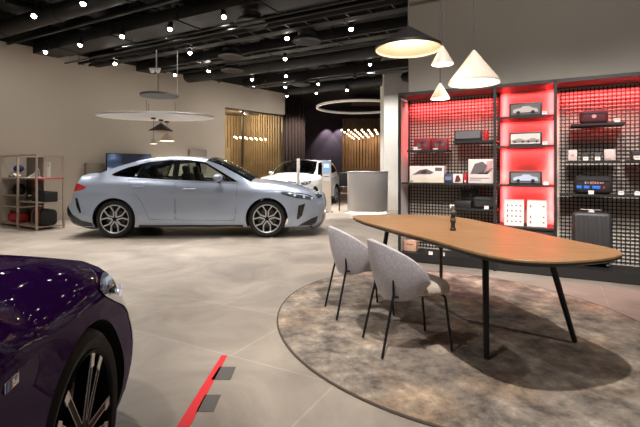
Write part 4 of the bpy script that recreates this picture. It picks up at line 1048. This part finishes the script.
SUV = dict(wb=2.69, w=.92, arch=.40, R=.355, rim=.25, tw=.235, bot=.22, fx=.86, rx=-3.45,
  segs=[('nose', [(.76, .22), (.84, .30), (.87, .45), (.875, .70), (.85, .88), (.80, .95)], .14),
        ('hood', [(.80, .95), (.66, 1.0), (.4, 1.045), (.05, 1.085), (-.32, 1.115)], .06),
        ('windshield', [(-.32, 1.115), (-.66, 1.335), (-.92, 1.48), (-1.12, 1.565)], .10),
        ('roof', [(-1.12, 1.565), (-1.4, 1.605), (-1.9, 1.625), (-2.5, 1.605), (-3.05, 1.55)], .04),
        ('rear_window', [(-3.05, 1.55), (-3.22, 1.38), (-3.36, 1.15)], .07),
        ('tail', [(-3.36, 1.15), (-3.44, .95), (-3.47, .6), (-3.44, .4), (-3.30, .24), (-3.2, .22)], .10)],
  belt=lambda x: 1.06 + .05 * sstep(0, 1, (-.3 - x) / 2.3),
  dlo=[(-.50, 1.11), (-.80, 1.31), (-1.14, 1.515), (-1.45, 1.55), (-1.95, 1.565), (-2.5, 1.545), (-2.95, 1.46), (-3.10, 1.30), (-3.05, 1.24), (-2.4, 1.17), (-1.7, 1.14), (-1.1, 1.12)],
  panes=[[(-.60, 1.125), (-1.15, 1.48), (-1.45, 1.525), (-1.60, 1.53), (-1.60, 1.15), (-1.1, 1.135)],
         [(-1.70, 1.16), (-1.70, 1.535), (-1.95, 1.54), (-2.40, 1.527), (-2.48, 1.19)],
         [(-2.50, 1.52), (-2.92, 1.44), (-3.05, 1.31), (-3.02, 1.26), (-2.58, 1.20)]],
  doors=[('front_door', [(-.54, 1.07), (-.545, .7), (-.58, .34), (-1.64, .35), (-1.645, 1.11), (-1.1, 1.085)], (-1.42, .98)),
         ('rear_door', [(-1.66, 1.11), (-1.66, .35), (-2.08, .36), (-2.14, .55), (-2.26, .76), (-2.40, .9), (-2.46, 1.14), (-2.1, 1.125)], (-2.28, 1.02))],
  head=[(.36, .93), (.6, .935), (.78, .90), (.80, .82), (.62, .82), (.42, .86)], headz=(.78, .90), headt=(.60, 1.0),
  tail=[(-3.42, 1.06), (-3.3, 1.08), (-3.1, 1.03), (-3.15, .95), (-3.43, .93)], tailz=(.93, 1.06), tailt=(.4, 1.0),
  intake=[(.60, .60), (.74, .66), (.70, .40), (.62, .36)], vent=None,
  kidney=((.58, .86), (.07, .42)), lower=((.26, .45), (-.75, .75)), rearlow=((.22, .45), (-1, 1)),
  skirt=[(-2.25, .222), (-2.25, .30), (-.45, .30), (-.45, .222)], sidelow=None, rsidelow=None)

def make_car(name, lab, cat, sp, paint, style, loc, rz, scale=1, group=None, fine=.05, low=0):
    t = thing(name, lab, cat, loc, rz, group); t.scale = (scale,) * 3
    wb, w0, arch, RR, bot = sp['wb'], sp['w'], sp['arch'], sp['R'], sp['bot']
    # side outline as one closed polyline: nose ... tail, then bottom with wheel arches
    pts, segof, crown = [], [], []
    for nm, q, c in sp['segs']:
        cc = dens(sm2(q, 10, False), .036)
        last = tuple(q[-1]); cc = cc[:min(range(len(cc)), key=lambda i: math.dist(cc[i], last)) + 1]   # dens() closes the loop: keep the open run
        for k, p in enumerate(cc):
            if pts and k == 0: continue
            pts.append(p); segof.append(nm); crown.append(c)
    ntop = len(pts)
    def arc(cx):
        h = RR - bot; a0 = math.asin(h / arch); n = 26
        return [(cx - arch * math.cos(-a0 + (PI + 2 * a0) * k / n), RR + arch * math.sin(-a0 + (PI + 2 * a0) * k / n)) for k in range(n + 1)]
    bottom = [p for p in arc(-wb)] + [p for p in arc(0)]
    bottom = dens([(pts[-1][0] + .06, bot)] + bottom + [(pts[0][0] - .06, bot)], .036)
    # dens closes the loop: drop the closing run
    close = (pts[0][0] - .06, bot); k = max(i for i, p in enumerate(bottom) if abs(p[0] - close[0]) < 1e-4 and abs(p[1] - close[1]) < 1e-4)
    bottom = bottom[:k + 1]
    pts += bottom; segof += ['under'] * len(bottom); crown += [0] * len(bottom)
    n = len(pts)
    cr = np.array(crown)
    for _ in range(3):
        c2 = cr.copy()
        for i in range(1, ntop - 1): c2[i] = (cr[i - 1] + cr[i] + cr[i + 1]) / 3
        cr = c2
    tx = np.array([p[0] for p in pts[:ntop]])[::-1]; tz = np.array([p[1] for p in pts[:ntop]])[::-1]
    imax = [i for i, p in enumerate(pts[:ntop]) if p[1] > .62]
    ux = np.array([pts[i][0] for i in imax])[::-1]; uz = np.array([pts[i][1] for i in imax])[::-1]
    o = np.argsort(ux); ux, uz = ux[o], uz[o]
    hoodx = sp['segs'][1][1][-1][0]; deckx = [q for q in sp['segs'] if q[0] == 'rear_window'][0][1][-1][0]
    def Y(x, z):
        w = w0
        x0 = sp.get('tx', .30)
        if x > x0: w -= .21 * ((x - x0) / (sp['fx'] - x0)) ** 2.3
        if sp.get('tap'): w -= sp['tap'] * max(0, (x - .05) / .8) ** 1.3 * sstep(.42, .66, z)
        if x < -wb - .25: w -= .10 * ((-wb - .25 - x) / (-wb - .25 - sp['rx'])) ** 2
        y = w
        if z < .42: y -= .05 * ((.42 - z) / .24) ** 2
        zb = sp['belt'](x); zk = zb - .14
        if z > zk: y -= .045 * min(1, (z - zk) / .14) ** 2
        if z > zb: y -= .50 * (z - zb) - .02 * (1 - math.exp(-(z - zb) / .04))
        zt = float(np.interp(x, ux, uz))
        m = max(sstep(hoodx - .35, hoodx + .15, x), sstep(deckx + .15, deckx - .15, x) if False else sstep(0, 1, (deckx + .1 - x) / .25))
        y -= m * sp.get('edge', .12) * math.exp(-max(0, zt - z) / (.055 if 'edge' not in sp else .09))
        # body crease and wheel-arch swell
        y += .010 * math.exp(-((z - (.80 + .02 * (-x))) / .03) ** 2) * sstep(.5, .2, x) if False else .008 * math.exp(-((z - .80) / .04) ** 2)
        for cx in (0, -wb):
            d = math.hypot(x - cx, z - RR) - arch
            if d > -.02: y += sp.get('flare', .022) * math.exp(-max(0, d) / .09)
        return max(.25, y)
    G = .0045
    holes = [sp['dlo']] + [q for _, q, _ in sp['doors']]
    body = MB(); door_o = []
    side = fill(pts, [sm2(sp['dlo'], 1)] + [q for _, q, _ in sp['doors']], fine)
    for s in (-1, 1): body.tris([(x, s * Y(x, z), z) for x, z in side[0]], side[1])
    # strips across the car
    T = [-1 + 2 * k / 20 for k in range(21)]
    nor = []
    for i in range(n):
        a, b = pts[i - 1], pts[(i + 1) % n]
        d = Vector((b[0] - a[0], b[1] - a[1])); d.normalize() if d.length else None
        nor.append(Vector((d.y, -d.x)))
    def sp_pt(i, tt, off=0):
        x, z = pts[i]; y = Y(x, z); c = cr[i] * (1 - abs(tt) ** 2.3) + off
        return Vector((x + nor[i].x * c, tt * y, z + nor[i].y * c))
    # outward test
    if nor[ntop // 2].y < 0: nor = [-v for v in nor]
    runs = {}
    for i in range(n):
        nm = segof[i]; j = (i + 1) % n
        runs.setdefault(segof[j] if i + 1 < ntop else 'under', []).append(i)
    def strip_rows(nm):
        ids = [i for i in range(n) if segof[i] == nm]
        if nm == 'under': return ([ntop - 1] + ids + [0])
        return ([ids[0] - 1] if ids[0] > 0 else []) + ids
    extra = []
    for nm in [q[0] for q in sp['segs']] + ['under']:
        ids = strip_rows(nm); rows = [[sp_pt(i, tt) for tt in T] for i in ids]
        if nm in ('nose', 'tail', 'deck', 'roof'): body.grid(rows)
        elif nm == 'under':
            mb = MB(); mb.grid(rows); mb.build('underbody', M_under, t)
        elif nm == 'hood':
            mb = MB(); mb.grid(rows); mb.build('hood', paint, t, ang=60)
        else:
            mb = MB(); mb.grid(rows); mb.build(nm, M_glassw if nm == 'windshield' else M_glassdark, t, ang=60)
    body.build('body', paint, t, ang=70, weld=.0015)
    def decal(nm, poly, off, m, s, d=.04, par=None, solid=0):
        V, Fc = fill(poly, (), d); mb = MB(); mb.tris([(x, s * (Y(x, z) + off), z) for x, z in V], Fc)
        return mb.build(nm, m, par or t, ang=50)
    def patch(nm, zr, tr, off, m, front=True, par=None):
        ids = [i for i in range(ntop) if zr[0] <= pts[i][1] <= zr[1] and (pts[i][0] > .3 if front else pts[i][0] < -wb)]
        mb = MB(); tt = [tr[0] + (tr[1] - tr[0]) * k / 10 for k in range(11)]
        mb.grid([[sp_pt(i, q, off) for q in tt] for i in ids]); return mb.build(nm, m, par or t, ang=50)
    for s in (-1, 1):
        for nm, q, hp in sp['doors']:
            d = decal(nm, inset(q, G), 0, paint, s, fine)
            hx, hz = hp; yy = Y(hx, hz)
            mb = MB(); mb.box((hx, s * (yy + .022), hz), (.21, .022, .028), .009, seg=3)
            mb.box((hx - .085, s * (yy + .008), hz), (.03, .03, .022), .004); mb.box((hx + .085, s * (yy + .008), hz), (.03, .03, .022), .004)
            mb.build('door_handle', paint, d)
        # black window trim and panes
        V, Fc = fill(sm2(sp['dlo'], 1), [q for q in sp['panes']], .05)
        mb = MB(); mb.tris([(x, s * (Y(x, z) - .004), z) for x, z in V], Fc); tr = mb.build('window_trim', M_gblack, t, ang=50)
        for k, q in enumerate(sp['panes']): decal('window_pane', q, -.008, M_glasscar if k < 2 else M_glassdark, s, .07, tr)
        h = decal('headlight', sm2(sp['head'], 3), .004, M_ltglass, s, .03)
        hp = sp['head']
        cx = sum(p[0] for p in hp) / len(hp); cz = sum(p[1] for p in hp) / len(hp)
        for dx in (-.08, .08, .22):
            x, z = cx + dx, cz - dx * .22
            if not inside((x, z), hp): continue
            mb = MB(); mb.lathe([(.001, .008), (.016, .010), (.026, .004), (.026, -.004)], c=(x, s * (Y(x, z) + .004), z), mt=Matrix.Rotation(s * -PI / 2, 3, 'X'), seg=18); mb.build('lamp_lens', M_ltbright, h)
        ins = inset(sm2(hp, 3), .014); lo = [p for p in ins]
        decal('light_bar', [(x, z) for x, z in [(hp[0][0] + .06, hp[0][1] - .012), (hp[1][0], hp[1][1] - .012), (hp[2][0], hp[2][1] - .012), (hp[3][0] - .02, hp[3][1] - .015), (hp[2][0], hp[2][1] - .032), (hp[1][0], hp[1][1] - .030)]], .008, M_ltbright, s, .03, h)
        patch('headlight_front', sp['headz'], tuple(s * v for v in sp['headt']), .005, M_ltglass, True, h)
        tl = decal('tail_light', sm2(sp['tail'], 3), .004, M_tail, s, .03)
        patch('tail_light_rear', sp['tailz'], tuple(s * v for v in sp['tailt']), .005, M_tail, False, tl)
        if sp['intake']: decal('air_intake', sp['intake'], .004, M_gblack, s, .03)
        if sp['vent']: decal('rear_vent', sp['vent'], .004, M_gblack, s, .03)
        if sp['sidelow']: decal('bumper_corner', sp['sidelow'], .005, M_gblack, s, .04)
        if sp['rsidelow']: decal('rear_bumper_corner', sp['rsidelow'], .005, M_gblack, s, .04)
        decal('side_skirt', sp['skirt'], .010, M_gblack, s, .05)
        patch('grille', sp['kidney'][0], tuple(s * v for v in sp['kidney'][1]), .006, M_gblack)
        # mirror
        mx, mz = sp['dlo'][1][0] - sp.get('mir', .06), sp['belt'](-.8) + .10; my = Y(mx, mz - .06)
        mb = MB(); mb.sphere((mx, s * (my + .15), mz), (.17, .20, .135), 20); mi = mb.build('wing_mirror', paint, t)
        mb = MB(); mb.tube([(mx, s * (my - .02), mz - .075), (mx, s * (my + .10), mz - .055)], [.022, .03], 10); mb.build('mirror_arm', M_gblack, mi)
    patch('lower_intake', sp['lower'][0], sp['lower'][1], .006, M_gblack); patch('rear_diffuser', sp['rearlow'][0], sp['rearlow'][1], .006, M_gblack, False)
    # cabin
    for x, yy in ((-1.30, .36), (-1.30, -.36), (-2.15, .36), (-2.15, -.36)):
        dz = sp['belt'](-1.5) - 1.0
        mb = MB(); mb.box((x + .12, yy, .52 + dz), (.52, .48, .16), .06, seg=3); mb.box((x - .18, yy, .84 + dz), (.15, .46, .62), .06, Matrix.Rotation(R(-14), 3, 'Y'), 3)
        mb.box((x - .27, yy, 1.20 + dz), (.09, .25, .16), .035, Matrix.Rotation(R(-8), 3, 'Y'), 3); mb.build('seat', M_seatr if style == 'silver' else M_seat, t)
    mb = MB(); mb.box((-.62, 0, sp['belt'](-.5) - .12), (.36, 1.45, .22), .06, seg=3); mb.build('dashboard', M_seat, t)
    mb = MB()
    rows = []
    rot = Matrix.Rotation(R(65), 3, 'Y')
    for k in range(29):
        a = 2 * PI * k / 28; rows.append(Vector((-.92, -.36 * -1, sp['belt'](-.5) - .04)) + rot @ Vector((math.cos(a) * .18, math.sin(a) * .18, 0)))
    mb.tube(rows, .016, 8); mb.build('steering_wheel', M_seat, t)
    mb = MB(); mb.box((-1.6, 0, .42), (2.2, 1.6, .04)); mb.build('cabin_floor', M_seat, t)
    # wheels
    if low:       # lower-slung body: bonnet and everything above it sits deeper
        for ob in [o for k in kids(t) for o in [k] + kids(k)]:
            for v in ob.data.vertices:
                if v.co.z > .6: v.co.z = .6 + (v.co.z - .6) * (1 - low) if v.co.z < 1.0 else v.co.z - .4 * low
    for cx in (0, -wb):
        for s in (-1, 1): wheel(t, (cx, s * (w0 - .115), RR), s, sp, style)
    if style == 'purple':      # fender badge: three stripes and the letter M
        for s in (-1, 1):
            bx, bz = -.45, .73
            yy = Y(bx, bz)
            mb = MB(); mb.box((bx, s * (yy + .003), bz), (.054, .006, .025), .002); bd = mb.build('fender_badge', M_chrome, t, smooth=False)
            dirn = -s     # reading direction along the car as seen from outside
            for k, c in enumerate(((.10, .30, .75), (.02, .03, .22), (.55, .02, .03))):
                mb = MB(); x0 = bx + dirn * (.020 - .008 * k) * -1
                mb.prism([(x0 - .0036, bz - .011), (x0 + .0036, bz - .011), (x0 + .0036 + .003 * dirn, bz + .011), (x0 - .0036 + .003 * dirn, bz + .011)], -.001, .001, None)
                bmesh.ops.transform(mb.bm, matrix=Matrix(((1, 0, 0, 0), (0, 0, 1, s * (yy + .0065)), (0, 1, 0, 0), (0, 0, 0, 1))), verts=mb.bm.verts)
                mb.build('stripe', mat('badge stripe %d' % k, c, .3), bd, smooth=False)
            mb = MB(); m0 = bx + dirn * .009
            Mp = [(-.018, -.013), (-.018, .013), (-.010, .013), (0, -.002), (.010, .013), (.018, .013), (.018, -.013), (.010, -.013), (.010, .002), (.003, -.010), (-.003, -.010), (-.010, .002), (-.010, -.013)]
            mb.prism([(m0 + a * .7, bz + b * .7) for a, b in Mp], -.0012, .0012)
            bmesh.ops.transform(mb.bm, matrix=Matrix(((1, 0, 0, 0), (0, 0, 1, s * (yy + .0068)), (0, 1, 0, 0), (0, 0, 0, 1))), verts=mb.bm.verts)
            mb.build('letter_M', mat('badge white', (.9, .9, .92), .25, .3), bd, smooth=False)
    return t

M_rimdark = mat('black alloy', (.008, .008, .009), .5, 0, 0, .1)
M_rimface = mat('machined alloy', (.70, .70, .71), .35, .6)
M_disc = mat('brake disc', (.08, .08, .08), .4, 1)
def wheel(t, c, s, sp, style):
    RR, rim, tw = sp['R'], sp['rim'], sp['tw']
    # local: wheel axis along local Z pointing outwards
    mt = Matrix.Rotation(s * -PI / 2, 4, 'X')
    def put(o): o.matrix_local = Matrix.Translation(c) @ mt; return o
    h = tw / 2
    mb = MB(); mb.lathe([(rim, -h + .01), (rim + .02, -h), (RR - .035, -h), (RR - .012, -h + .018), (RR, -h + .045), (RR, h - .045), (RR - .012, h - .018), (RR - .035, h), (rim + .02, h - .002), (rim, h - .012)], seg=56)
    ty = put(mb.build('tyre', M_tyre, t, ang=40))
    def sub(o): o.parent = ty; return o
    mb = MB(); mb.lathe([(rim + .001, h - .012), (rim - .004, h - .004), (rim - .014, h - .010), (rim - .018, h - .016)], seg=56); sub(mb.build('rim_lip', M_rimface if style != 'purple' else M_rimdark, None, ang=50))
    mb = MB(); mb.lathe([(rim - .0185, h - .017), (rim - .024, h - .03), (rim - .03, -h + .02), (rim - .03, -h + .01)], seg=56); sub(mb.build('rim', M_rimdark, None, ang=50))
    mb = MB(); mb.lathe([(.001, h - .085), (rim - .03, h - .105), (rim - .03, h - .115), (.001, h - .1)], seg=40); sub(mb.build('wheel_back', M_under, None))
    mb = MB(); mb.lathe([(.06, h - .075), (.165, h - .075), (.165, h - .084), (.06, h - .084)], seg=40, closed=True); sub(mb.build('brake_disc', M_disc, None))
    if style == 'purple':
        mb = MB(); mb.prism([(.10, -.07), (.18, -.06), (.18, .06), (.10, .07)], h - .09, h - .055, Matrix.Rotation(R(150), 3, 'Z')); sub(mb.build('brake_caliper', mat('red caliper', (.4, .01, .012), .4), None))
    ro = rim - .012
    if style in ('silver', 'white'):
        for k in range(5):
            a = 2 * PI * k / 5 + .3; rt = Matrix.Rotation(a, 3, 'Z')
            mb = MB()
            for sg in (-1, 1):
                mb.prism([(.03, sg * .010), (.13, sg * .012), (ro, sg * .082), (ro, sg * .112), (.135, sg * .034), (.035, sg * .030)][::sg], h - .05, h - .014, rt)
            sub(mb.build('spoke', M_rimface, None, ang=30))
            mb = MB(); mb.prism([(.14, -.004), (ro - .01, -.066), (ro - .01, .066), (.14, .004)], h - .06, h - .028, rt); sub(mb.build('spoke_web', M_rimdark, None))
    else:
        for k in range(10):
            a = 2 * PI * k / 10 + .1; rt = Matrix.Rotation(a, 3, 'Z')
            sk = .034 if k % 2 else -.034
            mb = MB(); mb.prism([(.03, -.013), (ro, sk - .014), (ro, sk + .014), (.03, .013)], h - .055, h - .016, rt); so = sub(mb.build('spoke', M_rimdark, None, ang=30))
            for e in (-1, 1):
                mb = MB(); mb.prism([(.05, e * .013 - .0015), (ro, sk + e * .0125 - .0014), (ro, sk + e * .0125 + .0014), (.05, e * .013 + .0008)], h - .017, h - .0145, rt); sub(mb.build('bright_edge', M_rimface, None, smooth=False))
            if True:
                mb = MB(); mb.prism([(ro - .05, sk - .013), (ro, sk - .016), (ro, sk + .016), (ro - .05, sk + .013)], h - .0165, h - .013, rt); sub(mb.build('bright_tip', M_rimface, None, smooth=False))
    mb = MB(); mb.lathe([(.001, h - .008), (.028, h - .010), (.034, h - .016), (.05, h - .02), (.055, h - .05)], seg=24); sub(mb.build('hub_cap', M_rimdark, None))

PAINT_S = mat('silver blue paint', (.41, .475, .60), .34, .3, 1)
PAINT_P = mat('deep purple paint', (.036, .005, .088), .6, .0, .2, 0)
PAINT_W = mat('white paint', (.72, .72, .72), .35, .0, 1)
# silver sedan: near-side front wheel contact at (-.90, 7.61)
hs = R(1.5); dv = Vector((math.cos(hs), math.sin(hs), 0)); lv = Vector((-dv.y, dv.x, 0))
make_car('car', 'silver blue sedan parked side-on before the beige wall', 'car', SEDAN, PAINT_S, 'silver', Vector((-.94, 7.56, 0)) + lv * .90, hs, 1.0)
SPORT = dict(SEDAN); SPORT['tap'] = .05; SPORT['rim'] = .266; SPORT['edge'] = .17; SPORT['flare'] = .006; SPORT['mir'] = .22; SPORT['tx'] = .42
SPORT['segs'] = [('nose', [(.80, .19), (.89, .25), (.925, .36), (.935, .48), (.92, .57), (.88, .645)], .15), ('hood', [(.88, .645), (.80, .71), (.60, .81), (.32, .90), (0, .955), (-.30, .985)], .055)] + SEDAN['segs'][2:]
SPORT['head'] = [(.20, .79), (.34, .815), (.52, .785), (.70, .71), (.84, .62), (.82, .50), (.64, .51), (.46, .62), (.30, .71)]
SPORT['headz'] = (.50, .66); SPORT['headt'] = (.58, 1.0)
hp_ = math.atan2(.987, -.16); dv = Vector((math.cos(hp_), math.sin(hp_), 0)); lv = Vector((-dv.y, dv.x, 0))
make_car('car', 'dark purple car whose front wheel and bonnet fill the lower left corner', 'car', SPORT, PAINT_P, 'purple', Vector((-.733, 1.35, 0)) + lv * .9025, hp_, 1.0, fine=.04, low=.2)
hw = math.atan2(-.954, -.30); make_car('car', 'white tall car facing forward behind the silver sedan bonnet', 'car', SUV, PAINT_W, 'white', (-1.0, 13.5, 0), hw, .95)

# ------------------------------------------------------------------ world, camera, view
light('SPOT', 'lamp or fill spot', (1.6, 10.2, 3.9), 560, aim=(2.2, 12.8, 1.8), size=60, blend=.8, rad=.05)  # added fill without a fixture, brightens the pale column
light('SPOT', 'lamp or fill spot', (.6, 9.6, 3.9), 420, aim=(1.3, 11.6, .6), size=50, blend=.8, rad=.05)  # added fill without a fixture, brightens the reception desk
light('SPOT', 'lamp or fill spot', (-.9, 18.6, 4.0), 260, aim=(-1.3, 20.6, 2.4), size=70, blend=.8, rad=.05)  # added fill without a fixture, lifts the dark curtain
light('POINT', 'meeting room lamp', WL(6.2, -1.3, 3.0), 75, (1, .86, .62), rad=.1)
light('POINT', 'meeting room lamp', WL(4.6, -1.5, 3.0), 50, (1, .86, .6), rad=.1)
for x in (.35, 1.0):
    light('SPOT', 'wall washer', (x * 1.1, 24.0, 4.0), 150, (1, .88, .95), aim=(x * 1.1, 24.35, 1.2), size=75, blend=.5, rad=.03)
for x in (1.5, 2.4, 3.2):
    light('SPOT', 'wall washer', (x * 1.1, 22.3, 4.0), 200, (1, .78, .55), aim=(x * 1.1, 23.2, 1.5), size=70, blend=.6, rad=.03)
w = bpy.data.worlds.new('world'); bpy.context.scene.world = w; w.use_nodes = True
w.node_tree.nodes['Background'].inputs[0].default_value = (1, .93, .86, 1); w.node_tree.nodes['Background'].inputs[1].default_value = .22
cam = bpy.data.cameras.new('camera'); co = bpy.data.objects.new('camera', cam); COL.objects.link(co)
co.location = (0, 0, CH); co.rotation_euler = (PI / 2, 0, 0)
cam.sensor_width = 36; cam.lens = 36 * F / 640; cam.shift_y = -(213.5 - HOR) / 640; cam.clip_start = .02
sc = bpy.context.scene; sc.camera = co
sc.view_settings.view_transform = 'Standard'; sc.view_settings.look = 'None'; sc.view_settings.exposure = .1; sc.view_settings.gamma = 1
sc.view_settings.use_curve_mapping = False
